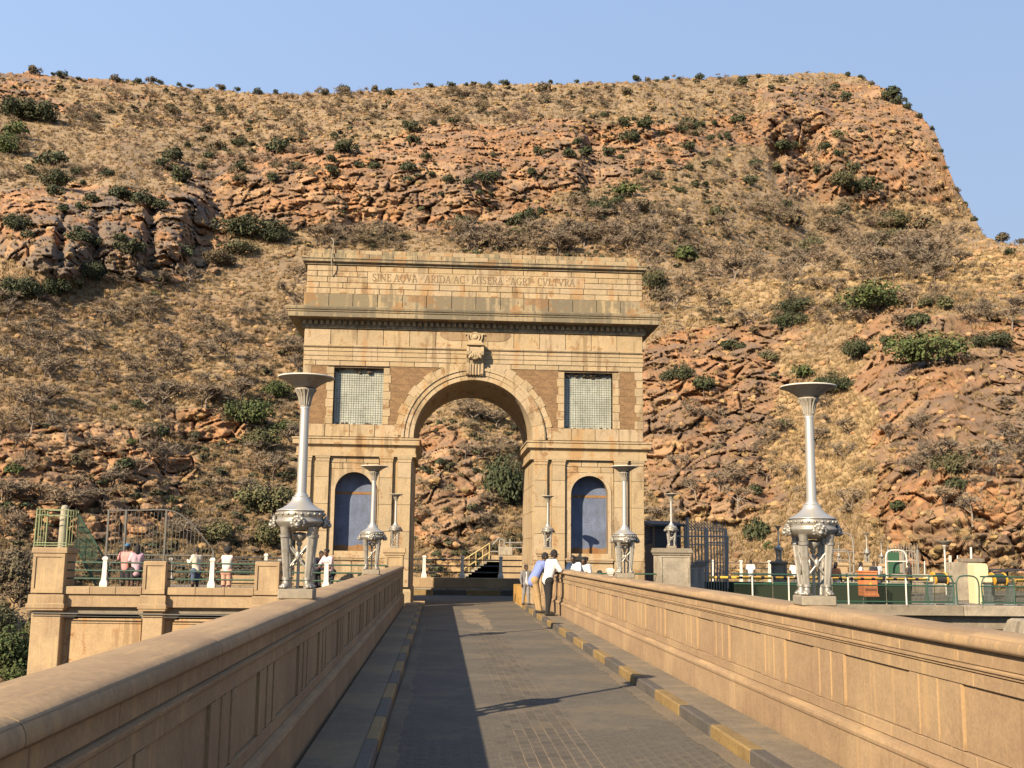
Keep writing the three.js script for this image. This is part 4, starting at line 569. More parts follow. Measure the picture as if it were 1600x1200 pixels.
  frame('tall pale pipe frame left of the orange box', 1290, 1331, 834, 890, -58, M.galv); frame('second pale pipe frame just inside the tall one', 1296, 1326, 860, 890, -57, M.galv, 0.035); frame('white pipe hoop around the green door', 1386, 1415, 861, 893, -60, M.white, 0.045); frame('thin pale pipe hoop right of the green door', 1408, 1431, 862, 890, -62, M.concLight, 0.04);
  { const a = onZ(1388, 890, -61), b = onZ(1404, 863, -61); const g = thing('green_door', 'dark green sheet metal door inside white pipe hoop', 'door', [0, 0, -61]); mesh('leaf', cbox(a.x, b.x, -0.25, b.y, -0.04, 0.04, 0.01), mat(RGB(0.03, 0.10, 0.045), 0.6), g); mesh('edge', cbox(b.x + 0.02, b.x + 0.2, 0.2, b.y, -0.04, 0.05, 0.01), M.concLight, g); mesh('hinge', [box(a.x, a.x + 0.05, 0.4, 0.5, 0.04, 0.06), box(a.x, a.x + 0.05, 1.4, 1.5, 0.04, 0.06)], M.steel, g); }
  // palisade security fence with outward spikes
  const pf2 = (l, px0, px1, pyT, pyB, z, n, dz, lean) => { const f = thing('palisade_fence', l, 'fence', [0, 0, z], 'grey palisade fences'); const a = onZ(px0, pyB, z), b = onZ(px1, pyB, z), tp = onZ(px0, pyT, z).y; for (let i = 0; i < n; i++) { const x = lerp(a.x, b.x, i / (n - 1)), zz = dz * i / (n - 1); mesh('pale', [bar(V(x, -0.2, zz), V(x, tp - 0.45, zz), 0.032, 5), bar(V(x, tp - 0.45, zz), V(x - lean * 0.35, tp - 0.15, zz + 0.1), 0.03, 4, 0.012), bar(V(x, tp - 0.47, zz), V(x, tp, zz), 0.018, 4, 0.006)], M.galv, f); } for (const y of [tp - 0.5, tp - 1.1, 0.5]) mesh('rail', bar(V(a.x, y, 0), V(b.x, y, dz), 0.03, 6), M.galv, f); for (const q of [0, 0.5, 1]) mesh('post', cbox(lerp(a.x, b.x, q) - 0.06, lerp(a.x, b.x, q) + 0.06, -0.2, tp - 0.4, dz * q - 0.06, dz * q + 0.06, 0.01), M.galv, f); };
  pf2('grey spiked palisade fence right of the wide pedestal', 1072, 1165, 808, 920, -44.5, 14, -3, 1); pf2('shorter grey palisade fence in front of the tall one', 1076, 1108, 868, 925, -41.5, 11, -1.0, -1); pf2('small grey spiked panel above the green door', 1388, 1434, 848, 880, -66, 12, 0, 0);
  { const g = thing('steel_gate', 'grey steel gate frame at the end of palisade fence', 'gate', [0, 0, -42.6]); const P = (x, y) => { const q = onZ(x, y, -42.6); return V(q.x, q.y, 0); }; mesh('frame', [bar(P(1055, 838), P(1137, 838), 0.035, 6), bar(P(1137, 838), P(1137, 920), 0.04, 6), bar(P(1074, 808), P(1074, 925), 0.06, 6), bar(P(1055, 820), P(1056, 925), 0.05, 6)], M.galv, g); mesh('bar', [bar(P(1103, 848), P(1137, 848), 0.03, 6)], M.galv, g); for (let i = 0; i < 9; i++) mesh('bar', bar(P(1103 + i * 4.2, 890), P(1103 + i * 4.2, 925), 0.018, 5), M.galv, g); }
  // dark guard hut behind the small lamp, with ragged roof
  const a = onZ(1028, 863, -44), b = onZ(1059, 812, -44); const hut = thing('guard_hut', 'black sheet metal guard hut behind the wide pedestal', 'hut', [(a.x + b.x) / 2, -0.1, -45]); const hw = (b.x - a.x) / 2 + 0.12; mesh('wall', box(-hw, hw, 0, b.y - 0.1, -1.2, 1), M.darkHut, hut); mesh('roof', [prism([[-1.5, b.y - 0.1], [1.3, b.y - 0.18], [1.3, b.y - 0.1], [-1.5, b.y + 0.12]], -hw - 0.15, hw + 0.15)], M.darkHut, hut); for (let i = 0; i < 9; i++) mesh('spike', bar(V(-hw - 0.1, b.y - 0.25 - i * 0.07, 1.0), V(-hw - 0.55 - 0.1 * (i % 3), b.y - 0.05 - i * 0.12, 1.15), 0.035, 4, 0.01), M.darkHut, hut);
  // far walkway rails with white posts, behind all
  const fr = thing('railing', 'far dark rails on white posts beyond the palisade', 'railing', [0, 0, -64], 'terrace railings'); for (const y of [1.25, 0.95, 0.65]) mesh('rail', bar(V(10.5, y, 0), V(23, y, 0), 0.03, 6), M.railBlack, fr); for (let i = 0; i < 8; i++) mesh('post', ring([[0.04, -0.25], [0.02, 0.3], [0.0, 1.3], [0.04, 1.34], [0, 1.42]], 10.9 + i * 1.7 - 0.06, 10.9 + i * 1.7 + 0.06, -0.06, 0.06), M.white, fr);
  // concrete abutment with steps and yellow rails, seen through the archway
  const st = thing('concrete_stair', 'concrete stair with yellow rails seen through the archway', 'stair', [0, -0.25, -56]); { const p = onZ(722, 903, -56), q = onZ(764, 874, -56); const n = 9; for (let i = 0; i < n; i++) mesh('step', cbox(lerp(p.x, q.x, i / n), q.x + 0.5, p.y + 0.25 - 0.35, (q.y - p.y) * (i + 1) / n + p.y + 0.25, -0.5, 0.6, 0.01), M.concLight, st); mesh('abutment', cbox(q.x, q.x + 1.9, -3, q.y + 0.45, -1, 0.5, 0.04), M.terrace[0], st); mesh('landing_block', cbox(q.x + 0.5, q.x + 1.2, q.y + 0.46, q.y + 0.9, -0.6, 0.2, 0.03), M.concLight, st); const YL = mat(RGB(0.46, 0.34, 0.13), 0.6); for (const k of [0.35, 0.8]) mesh('handrail', bar(V(p.x - 0.1, p.y + 0.25 + k, 0.55), V(q.x, q.y + 0.25 + k, 0.55), 0.04, 6), YL, st); for (let i = 0; i < 5; i++) { const f = i / 4, x = lerp(p.x, q.x, f), y = lerp(p.y, q.y, f) + 0.25; mesh('baluster', bar(V(x, y - 0.1, 0.55), V(x, y + 0.82, 0.55), 0.035, 5), YL, st); } }
  { const f = thing('pipe_barrier', 'galvanised pipe rails above the concrete stair', 'pipe barrier', [0, 0, -58], 'white pipe barriers'); const P = (x, y) => { const q = onZ(x, y, -58); return V(q.x, q.y, 0); }; for (const [p, q] of [[[781, 843], [781, 868]], [[788, 843], [788, 868]], [[781, 843], [788, 843]], [[790, 848], [816, 848]], [[797, 842], [797, 885]], [[796, 856], [816, 856]], [[764, 862], [790, 862]], [[764, 869], [788, 869]], [[770, 851], [780, 840]]]) mesh('pipe', bar(P(...p), P(...q), 0.04, 6), M.galv, f); for (const y of [873, 878, 884]) mesh('rail', bar(P(798, y), P(818, y), 0.03, 5), M.white, f); mesh('post', bar(P(801, 870), P(801, 888), 0.06, 6), M.white, f); }
}
// ------------------------------------------------------------ the mountain
// Described round the dam by bearing (az) and slope of sight (v = rise over run); r is the distance along the bearing.
const azv = (px, py) => { const d = ray(px, py); return [Math.atan2(d.x, -d.z), d.y / Math.hypot(d.x, d.z)]; };
const pxOf = az => 800 + FPX * Math.tan(az - YAW) ;       // rough picture column of a bearing near the horizon
function curve(pts) { const q = pts.map(p => azv(...p)); return az => { if (az <= q[0][0]) return q[0][1]; for (let i = 1; i < q.length; i++) if (az <= q[i][0]) { const t = (az - q[i - 1][0]) / (q[i][0] - q[i - 1][0]); return lerp(q[i - 1][1], q[i][1], t); } return q[q.length - 1][1]; }; }
const ridge = curve([[-700, 150], [-400, 120], [-200, 118], [-60, 113], [0, 113], [50, 113], [100, 120], [150, 123], [200, 125], [250, 131], [300, 137], [350, 140], [400, 145], [470, 147], [520, 144], [560, 142], [600, 140], [650, 136], [700, 133], [750, 132], [800, 131], [860, 130], [920, 129], [1000, 127], [1060, 123], [1100, 121], [1150, 118], [1200, 116], [1280, 114], [1320, 116], [1350, 123], [1385, 141], [1410, 160], [1440, 182], [1460, 205], [1472, 235], [1480, 262], [1492, 290], [1510, 320], [1525, 345], [1535, 366], [1560, 378], [1600, 382], [1700, 378], [1900, 372], [2200, 385]]);
const spur = curve([[900, 470], [1060, 452], [1150, 440], [1250, 428], [1330, 415], [1380, 407], [1420, 403], [1480, 396], [1535, 388], [1600, 385], [1700, 382], [1900, 378], [2200, 392]]);
// cliffs: picture centre, half sizes, how far the face is pulled upright (m)
const toField = L => L.map(c => { const [a, v] = azv(c[0], c[1]); return [a, v, c[2] / FPX, c[3] / FPX, c[4]]; });
const CLIFF = toField([[60, 385, 110, 70, 1], [190, 365, 60, 75, 1], [270, 360, 55, 70, 1], [450, 320, 130, 55, 0.9], [620, 300, 170, 62, 0.95], [800, 280, 130, 55, 0.7], [900, 215, 160, 26, 0.7], [560, 215, 260, 14, 0.6], [1390, 265, 110, 85, 1], [1240, 205, 50, 36, 1], [1450, 300, 60, 80, 0.9], [1050, 640, 80, 90, 0.75], [1130, 600, 70, 40, 0.6], [1480, 640, 130, 60, 0.7], [1560, 720, 110, 130, 0.7], [1480, 850, 160, 40, 0.6], [1120, 775, 70, 45, 0.7], [110, 730, 130, 40, 0.6], [60, 800, 110, 50, 0.6], [200, 790, 60, 50, 0.5], [330, 655, 70, 22, 0.7], [60, 140, 120, 18, 0.4], [740, 780, 80, 60, 0.5], [700, 690, 60, 30, 0.4], [1160, 165, 100, 26, 0.4], [1000, 190, 110, 22, 0.4]]);
const BULGE = toField([[170, 380, 190, 130, -9], [20, 400, 120, 140, -6], [235, 365, 16, 75, 4], [150, 372, 14, 70, 3], [95, 378, 12, 62, 3], [310, 375, 30, 80, 8], [1500, 760, 220, 200, -6], [1213, 240, 16, 70, 8], [1265, 300, 60, 110, 7], [1330, 300, 20, 60, 5]]);
// bare rock (positive) and grass or scrub (negative)
const ROCK = [[170, 365, 215, 85, 0.85], [560, 302, 320, 78, 0.8], [850, 235, 280, 75, 0.55], [1375, 250, 165, 110, 0.75], [1090, 640, 150, 150, 0.40], [1520, 700, 190, 200, 0.52], [110, 765, 200, 105, 0.38], [1230, 180, 200, 60, 0.35], [80, 140, 240, 36, 0.35], [330, 665, 80, 32, 0.38], [1130, 770, 140, 60, 0.36], [1450, 840, 250, 60, 0.30], [700, 760, 100, 120, 0.26], [1300, 540, 260, 80, 0.16],
  [250, 540, 330, 100, -0.5], [800, 175, 500, 30, -0.42], [300, 175, 260, 30, -0.4], [1150, 385, 330, 50, -0.5], [1290, 690, 120, 100, -0.42], [1420, 430, 250, 36, -0.28], [760, 640, 120, 70, -0.2], [1330, 330, 130, 50, -0.4], [640, 380, 200, 26, -0.4], [400, 760, 130, 90, -0.12]].map(c => { const [a, v] = azv(c[0], c[1]); return [a, v, c[2] / FPX, c[3] / FPX, c[4]]; });
const field = (L, a, v, soft = 1) => { let s = 0; for (const c of L) { const x = (a - c[0]) / c[2], y = (v - c[1]) / c[3], d = x * x + y * y; if (d < 1) s += c[4] * Math.min(1, (1 - d) * 2); } return s; };
// ground profile: steepened where a cliff stands, integrated up every bearing and kept in a table
const TA0 = azv(-420, 700)[0], TA1 = azv(2020, 700)[0], TV0 = -0.14, TV1 = 0.47, TNA = 620, TNV = 420, TAB = new Float32Array(TNA * TNV);
for (let i = 0; i < TNA; i++) {
  const a = lerp(TA0, TA1, i / (TNA - 1)), S = 0.66 + 0.05 * Math.sin(a * 5 + 1), px = pxOf(a), near = ss(1000, 1500, px), vs = spur(a); let D = 0;
  for (let j = 0; j < TNV; j++) {
    const v = lerp(TV0, TV1, j / (TNV - 1)), dv = (TV1 - TV0) / (TNV - 1); TAB[j * TNA + i] = 92 * S / (S - v) * (1 - 0.14 * near) + near * 85 * ss(vs - 0.004, vs + 0.03, v) + D;
    const wa = a + 0.030 * (fbm(a * 26, v * 30, 1.7, 3) - 0.5), wv = v + 0.030 * (fbm(a * 20 + 9, v * 24, 4.1, 4) - 0.5) + 0.006 * (vn(a * 160, v * 40, 2.2) - 0.5); let K = 0; for (const c of CLIFF) { const x = (wa - c[0]) / c[2], y = (wv - c[1]) / c[3], d = x * x + y * y; if (d < 1) K = Math.max(K, c[4] * ss(1, 0.72, d)); }
    const rough = ss(0.62, 0.70, fbm(a * 60, v * 120, 6.5, 3)) * 0.6; K = Math.max(K, rough * 0.8 * clamp(0.35 + 2 * field(ROCK, a, v)));
    D = D * (1 - dv / 0.055) - 92 * S / ((S - v) * (S - v)) * 0.93 * K * dv;
  }
}
for (let pass = 0; pass < 2; pass++) for (let j = 0; j < TNV; j++) { const row = TAB.slice(j * TNA, (j + 1) * TNA); for (let i = 2; i < TNA - 2; i++) TAB[j * TNA + i] = 0.3 * row[i] + 0.22 * (row[i - 1] + row[i + 1]) + 0.13 * (row[i - 2] + row[i + 2]); }
function profile(a, v) { const x = clamp((a - TA0) / (TA1 - TA0)) * (TNA - 1.001), y = clamp((v - TV0) / (TV1 - TV0)) * (TNV - 1.001), i = Math.floor(x), j = Math.floor(y), fx = x - i, fy = y - j, k = j * TNA + i; return lerp(lerp(TAB[k], TAB[k + 1], fx), lerp(TAB[k + TNA], TAB[k + TNA + 1], fx), fy); }
const GOLD = [[1290, 690, 130, 90, 1], [1430, 425, 260, 36, 0.9], [1180, 480, 200, 50, 0.5], [330, 590, 200, 40, 0.45], [1250, 610, 200, 60, 0.3], [300, 470, 120, 40, 0.4], [740, 240, 260, 20, 0.3]].map(c => { const [a, v] = azv(c[0], c[1]); return [a, v, c[2] / FPX, c[3] / FPX, c[4]]; });
function hill(a, v, out) {
  const vr = ridge(a); let r = profile(a, v);
  for (const c of BULGE) { const x = (a - c[0]) / c[2], y = (v - c[1]) / c[3], d = x * x + y * y; if (d < 1) r += c[4] * (1 - d) * (1 - d); }
  let x = Math.sin(a) * r, z = -Math.cos(a) * r, y = EYE + r * v;
  // rockiness
  const n1 = fbm(x * 0.022, y * 0.05, z * 0.022, 4), n2 = fbm(x * 0.11 + 31, y * 0.2, z * 0.11, 4);
  let rk = 0.9 * (n1 - 0.5) + 0.75 * (n2 - 0.5) + field(ROCK, a, v) - 0.15; const rock = ss(0.0, 0.10, rk);
  const far = clamp((r - 90) / 260);
  // relief
  let d = 3.2 * (n1 - 0.5) * (1 + far) + 1.2 * (fbm(x * 0.07, y * 0.1, z * 0.07 + 8, 3) - 0.5);
  let id = 0.5, id2 = 0.5, crack = 1;
  if (rock > 0.01) {
    const tilt = 0.04 + 0.34 * vn(x * 0.01, 3, z * 0.01) + 0.12 * (1 - far), u = Math.cos(a) * x + Math.sin(a) * -z * 0 + z * 0.0; const wx = fbm(x * 0.05, y * 0.05, z * 0.05, 2) * 5;
    const bx = x * Math.cos(tilt) + y * Math.sin(tilt) + wx, by = -x * Math.sin(tilt) + y * Math.cos(tilt);
    const s1 = lerp(0.34, 0.19, far), s2 = lerp(1.0, 0.52, far);
    const w1 = worley(bx * s1 * 0.8, by * s1 * 0.95, z * s1), w2 = worley(bx * s2 * 0.75 + 9, by * s2 * 1.25, z * s2);
    id = w1[2]; id2 = w2[2];
    const c1 = ss(0.0, 0.07, w1[1] - w1[0]), c2 = ss(0.0, 0.09, w2[1] - w2[0]); crack = c1;
    const bf = ((by * lerp(0.40, 0.21, far) + 1.4 * n2) % 1 + 1) % 1, bf2 = ((by * lerp(1.1, 0.6, far) + 2.2 * n2 + id) % 1 + 1) % 1, beds = 0.5 - bf, g1 = Math.abs(fbm(bx * 0.55, by * 1.3, z * 0.55, 3) - 0.5) * 2, g2 = vn(x * 1.6, y * 3.0, z * 1.6), g3 = vn(x * 0.9 + 7, y * 0.25, z * 0.9);
    d += rock * (lerp(1.1, 2.4, far) * (0.5 - id) + lerp(0.8, 1.5, far) * (0.5 - id2) * c2 + lerp(1.1, 2.2, far) * (1 - c1) + lerp(0.25, 0.55, far) * (1 - c2) + lerp(0.75, 1.7, far) * beds + lerp(0.25, 0.5, far) * (0.5 - bf2) + lerp(1.3, 2.2, far) * ((id * 7 % 1 - 0.5) * w1[3] + (id * 13 % 1 - 0.2) * w1[4]) + lerp(0.6, 1.2, far) * ((id2 * 7 % 1 - 0.5) * w2[3] + (id2 * 13 % 1 - 0.3) * w2[4]) + lerp(0.5, 0.9, far) * (0.3 - g1) + lerp(0.35, 0.7, far) * (g2 - 0.5) + lerp(1.0, 2.2, far) * (g3 - 0.5) - lerp(0.4, 1.0, far));
  }
  const tuft = vn(x * 1.1, y * 1.6, z * 1.1), tf2 = vn(x * 2.3 + 5, y * 3, z * 2.3);
  d += (1 - rock) * lerp(0.65, 1.3, far) * (tuft - 0.5) + (1 - 0.6 * rock) * lerp(0.4, 0.8, far) * (tf2 - 0.5);
  // keep the crest line
  const edge = ss(0.0, 0.02, vr - v); d *= 0.35 + 0.65 * edge;
  r += d; out[0] = Math.sin(a) * r; out[1] = EYE + r * v; out[2] = -Math.cos(a) * r; out[3] = rock; out[4] = id; out[5] = id2; out[6] = n1; out[7] = n2; out[8] = tuft; out[9] = crack; return out;
}
const A0 = azv(-330, 700)[0], A1 = azv(1930, 700)[0], V0 = -0.125;
{
  const WING = 70, NA = 1180 + 2 * WING, NV = 560, BACK = 7, N = NA * (NV + BACK), pos = new Float32Array(N * 3), col = new Float32Array(N * 3), o = [];
  for (let i = 0; i < NA; i++) {
    const a = i < WING ? lerp(-1.45, A0, i / WING) : i >= NA - WING ? lerp(A1, 1.5, (i - NA + WING + 1) / WING) : lerp(A0, A1, (i - WING) / (NA - 2 * WING - 1)); const vr = ridge(a) * (a > A1 ? 1 - 0.75 * ss(A1, 1.2, a) : 1 - 0.4 * ss(A0, -1.3, a)) + 0.004 * (fbm(a * 90, 1, 1, 4) - 0.5) + 0.0026 * (vn(a * 420, 2, 5) - 0.5);
    let lx = 0, ly = 0, lz = 0;
    for (let j = 0; j < NV + BACK; j++) {
      const k = (j * NA + i) * 3;
      if (j < NV) {
        const v = lerp(V0, vr, j / (NV - 1)); hill(a, v, o); pos[k] = lx = o[0]; pos[k + 1] = ly = o[1]; pos[k + 2] = lz = o[2];
        const [, , , rock, id, id2, n1, n2, tuft] = o; const h1 = vn(o[0] * 0.35, o[1] * 0.35, o[2] * 0.35), h2 = vn(o[0] * 1.7, o[1] * 1.7, o[2] * 1.7), h3 = fbm(o[0] * 0.07 + 50, o[1] * 0.03, o[2] * 0.05, 3);
        // rock: orange quartzite, block by block, with grey lichen and pale scars
        const li = ss(0.50, 0.64, 0.5 * h3 + 0.3 * h1 + 0.25 * id2) * (pxOf(a) < 330 && v > 0.22 ? 0.9 : 0.45);
        let R = [0.365, 0.190, 0.084]; const k1 = 0.66 + 0.55 * id2 + 0.5 * (h2 - 0.5); R = R.map((c, q) => c * k1 * (1 + (q === 2 ? 0.25 : q === 1 ? 0.08 : 0) * (id - 0.4)));
        const pale = ss(0.62, 0.85, id) * 0.5, var1 = ss(0.48, 0.62, 0.55 * h1 + 0.3 * h2 + 0.2 * n2) * 0.75; R = [lerp(R[0], 0.42, pale), lerp(R[1], 0.275, pale), lerp(R[2], 0.145, pale)]; R = [lerp(R[0], 0.185, var1), lerp(R[1], 0.112, var1), lerp(R[2], 0.060, var1)]; R = [lerp(R[0], 0.155, li), lerp(R[1], 0.12, li), lerp(R[2], 0.09, li)];
        // dry grass and scrub litter
        const gold = clamp(field(GOLD, a, v) * 1.1 + 1.5 * (n1 - 0.5)); const brown = ss(0.42, 0.62, 0.6 * n2 + 0.4 * h3);
        let G = [lerp(0.32, 0.43, gold), lerp(0.222, 0.30, gold), lerp(0.118, 0.142, gold)]; G = [lerp(G[0], 0.22, brown * (1 - gold) * 0.8), lerp(G[1], 0.156, brown * (1 - gold) * 0.8), lerp(G[2], 0.092, brown * (1 - gold) * 0.8)]; const gk = 0.68 + 0.45 * h2 + 0.3 * (tuft - 0.5); G = G.map(c => c * gk);
        const soil = ss(0.60, 0.74, h3 * 0.5 + n2 * 0.6) * 0.6; G = [lerp(G[0], 0.33, soil), lerp(G[1], 0.205, soil), lerp(G[2], 0.105, soil)];
        const m = ss(0.25, 0.75, rock + 0.5 * (h2 - 0.5)); for (let q = 0; q < 3; q++) col[k + q] = lerp(G[q], R[q], m) * ALBEDO;
      } else { const t = j - NV + 1, f = 1 + t * 0.06, drop = t * t * 1.4; pos[k] = lx * f; pos[k + 2] = lz * f; pos[k + 1] = ly - drop; col[k] = 0.2; col[k + 1] = 0.14; col[k + 2] = 0.08; }
    }
  }
  const idx = new Uint32Array((NA - 1) * (NV + BACK - 1) * 6); let q = 0; for (let j = 0; j < NV + BACK - 1; j++) for (let i = 0; i < NA - 1; i++) { const p = j * NA + i; idx[q++] = p; idx[q++] = p + 1; idx[q++] = p + NA; idx[q++] = p + 1; idx[q++] = p + NA + 1; idx[q++] = p + NA; }
  const g = new THREE.BufferGeometry(); g.setAttribute('position', new THREE.BufferAttribute(pos, 3)); g.setAttribute('color', new THREE.BufferAttribute(col, 3)); g.setIndex(new THREE.BufferAttribute(idx, 1)); g.computeVertexNormals();
  const h = new THREE.Mesh(g, new THREE.MeshStandardMaterial({ vertexColors: true, roughness: 1, side: THREE.DoubleSide })); h.name = 'hillside'; h.userData.kind = 'structure'; h.castShadow = h.receiveShadow = true; scene.add(h);
}

// ------------------------------------------------------------ vegetation
function leafCloud(lobes, n, size, jit) {               // many small leaf faces through a crown's volume
  const P = new Float32Array(n * 18), Nn = new Float32Array(n * 18), C = new Float32Array(n * 18); let k = 0;
  const cum = []; let tot = 0; for (const l of lobes) { tot += l[3] * l[3]; cum.push(tot); }
  for (let i = 0; i < n; i++) {
    const q = rnd() * tot; let li = 0; while (cum[li] < q) li++; const [cx, cy, cz, R, fl] = lobes[li];
    const th = rnd() * 6.2832, cp = rr(-0.75, 1), sp = Math.sqrt(1 - cp * cp), rad = R * Math.pow(rnd(), 0.28) * rr(0.82, 1.1);
    const nx = Math.cos(th) * sp, ny = cp, nz = Math.sin(th) * sp; const c = V(cx + nx * rad, cy + ny * rad * fl, cz + nz * rad);
    const nn = V(nx + rr(-jit, jit), ny + 0.5 + rr(-jit, jit), nz + rr(-jit, jit)).normalize(); const t = V(rr(-1, 1), rr(-1, 1), rr(-1, 1)).cross(nn).normalize(), b = nn.clone().cross(t); const s = size * rr(0.6, 1.3);
    const p = [[-s, -s * 0.5], [s, -s * 0.5], [s * 0.7, s * 0.6], [-s, -s * 0.5], [s * 0.7, s * 0.6], [-s * 0.6, s * 0.7]]; const tone = rr(0.7, 1.25), yel = rnd() < 0.12 ? 1.35 : 1;
    for (const [u, v] of p) { P[k] = c.x + t.x * u + b.x * v; P[k + 1] = c.y + t.y * u + b.y * v; P[k + 2] = c.z + t.z * u + b.z * v; Nn[k] = nn.x; Nn[k + 1] = nn.y; Nn[k + 2] = nn.z; C[k] = tone * yel; C[k + 1] = tone; C[k + 2] = tone * 0.9; k += 3; }
  }
  const g = new THREE.BufferGeometry(); g.setAttribute('position', new THREE.BufferAttribute(P, 3)); g.setAttribute('normal', new THREE.BufferAttribute(Nn, 3)); g.setAttribute('color', new THREE.BufferAttribute(C, 3)); return g;
}
function limbs(n, spread, h, r) { const g = []; g.push(bar(V(0, -0.25, 0), V(rr(-0.05, 0.05), h * 0.4, rr(-0.05, 0.05)), r, 6, r * 0.7)); for (let i = 0; i < n; i++) { const a = i / n * 6.28 + rr(0, 0.6); g.push(bar(V(0, h * rr(0.15, 0.38), 0), V(Math.cos(a) * spread * rr(0.4, 0.8), h * rr(0.7, 1), Math.sin(a) * spread * rr(0.4, 0.8)), r * 0.55, 4, r * 0.2)); } return boxUV(mergeGeometries(g.map(boxUV))); }
function lobesFor(n, flat) { const L = [[0, 0.62 * flat, 0, 0.55, flat]]; for (let i = 0; i < n; i++) { const a = rnd() * 6.28, d = rr(0.25, 0.72), R = rr(0.22, 0.40); L.push([Math.cos(a) * d, (0.45 + rr(-0.2, 0.45) * (1 - d * 0.6)) * flat, Math.sin(a) * d, R, flat * rr(0.8, 1.1)]); } return L; }
const bigC = [0, 1, 2].map(() => leafCloud(lobesFor(16, 0.82), 3200, 0.034, 0.8)), midC = [0, 1, 2, 3].map(() => leafCloud(lobesFor(9, 0.85), 620, 0.075, 0.9));
const bigT = [0, 1].map(() => limbs(7, 0.7, 0.8, 0.045)), midT = [0, 1].map(() => limbs(4, 0.6, 0.7, 0.05));
const leafM = { dark: [[0.046, 0.060, 0.019], [0.052, 0.064, 0.023]], green: [[0.070, 0.098, 0.021], [0.078, 0.106, 0.025]], olive: [[0.115, 0.115, 0.045], [0.10, 0.10, 0.042]], brown: [[0.135, 0.105, 0.055], [0.115, 0.095, 0.052]] };
for (const k in leafM) leafM[k] = leafM[k].map(c => mat(RGB(...c), 0.85, { vertexColors: true }));
const barkM = mat(RGB(0.13, 0.095, 0.065), 0.95), barkPale = mat(RGB(0.25, 0.20, 0.15), 0.95);
const hit = (px, py) => { const [a, v] = azv(px, py), o = hill(a, Math.min(v, ridge(a) - 0.0005), []); return V(o[0], o[1], o[2]); };
function place(px, py) {                                // words for where on the mountain a pixel lies
  if (py < 155) return 'on the skyline'; if (px > 640 && px < 835 && py > 600) return 'seen through the archway';
  const side = px < 250 ? 'at far left' : px < 480 ? 'left of the arch' : px < 760 ? 'above the left half of the arch' : px < 1010 ? 'above the right half of the arch' : px < 1220 ? 'just right of the arch' : px < 1420 ? 'behind the nearest right lamp' : 'at far right';
  const hgt = py < 215 ? 'on upper slope' : py < 300 ? 'on cliff ledges' : py < 400 ? 'at cliff foot' : py < 560 ? 'on middle slope' : py < 700 ? 'on lower slope' : 'near the hill foot'; return hgt + ' ' + side;
}
const sizeWord = w => w > 58 ? 'large' : w > 32 ? 'medium' : w > 19 ? 'small' : 'tiny';
function bush(px, py, w, kind = 'dark', asp = 0.75) {   // centre of the crown and width in picture pixels
  const foot = hit(px, py + w * asp * 0.45), dist = Math.hypot(foot.x, foot.z), s = w / FPX * dist / 2 * (py < 150 ? 1.6 : 1.34), big = w > 40; const word = { dark: 'dark green', green: 'bright green', olive: 'olive', brown: 'brown' }[kind];
  const t = thing(big ? 'tree' : 'bush', `${sizeWord(w)} ${word} ${big ? 'tree' : 'bush'} ${place(px, py)}`, big ? 'tree' : 'bush', [foot.x, foot.y - 0.1 * s, foot.z], `${word} ${big ? 'trees' : 'bushes'} on the mountain`);
  const c = new THREE.Mesh(pick(big ? bigC : midC), pick(leafM[kind])); c.name = 'crown'; const k = new THREE.Mesh(pick(big ? bigT : midT), barkM); k.name = 'trunk'; for (const m of [c, k]) { m.castShadow = m.receiveShadow = true; t.add(m); } c.scale.set(1, asp / 0.62, 1); k.scale.set(1, asp / 0.62, 1); t.scale.setScalar(s); t.rotation.y = rnd() * 6.28; return t;
}
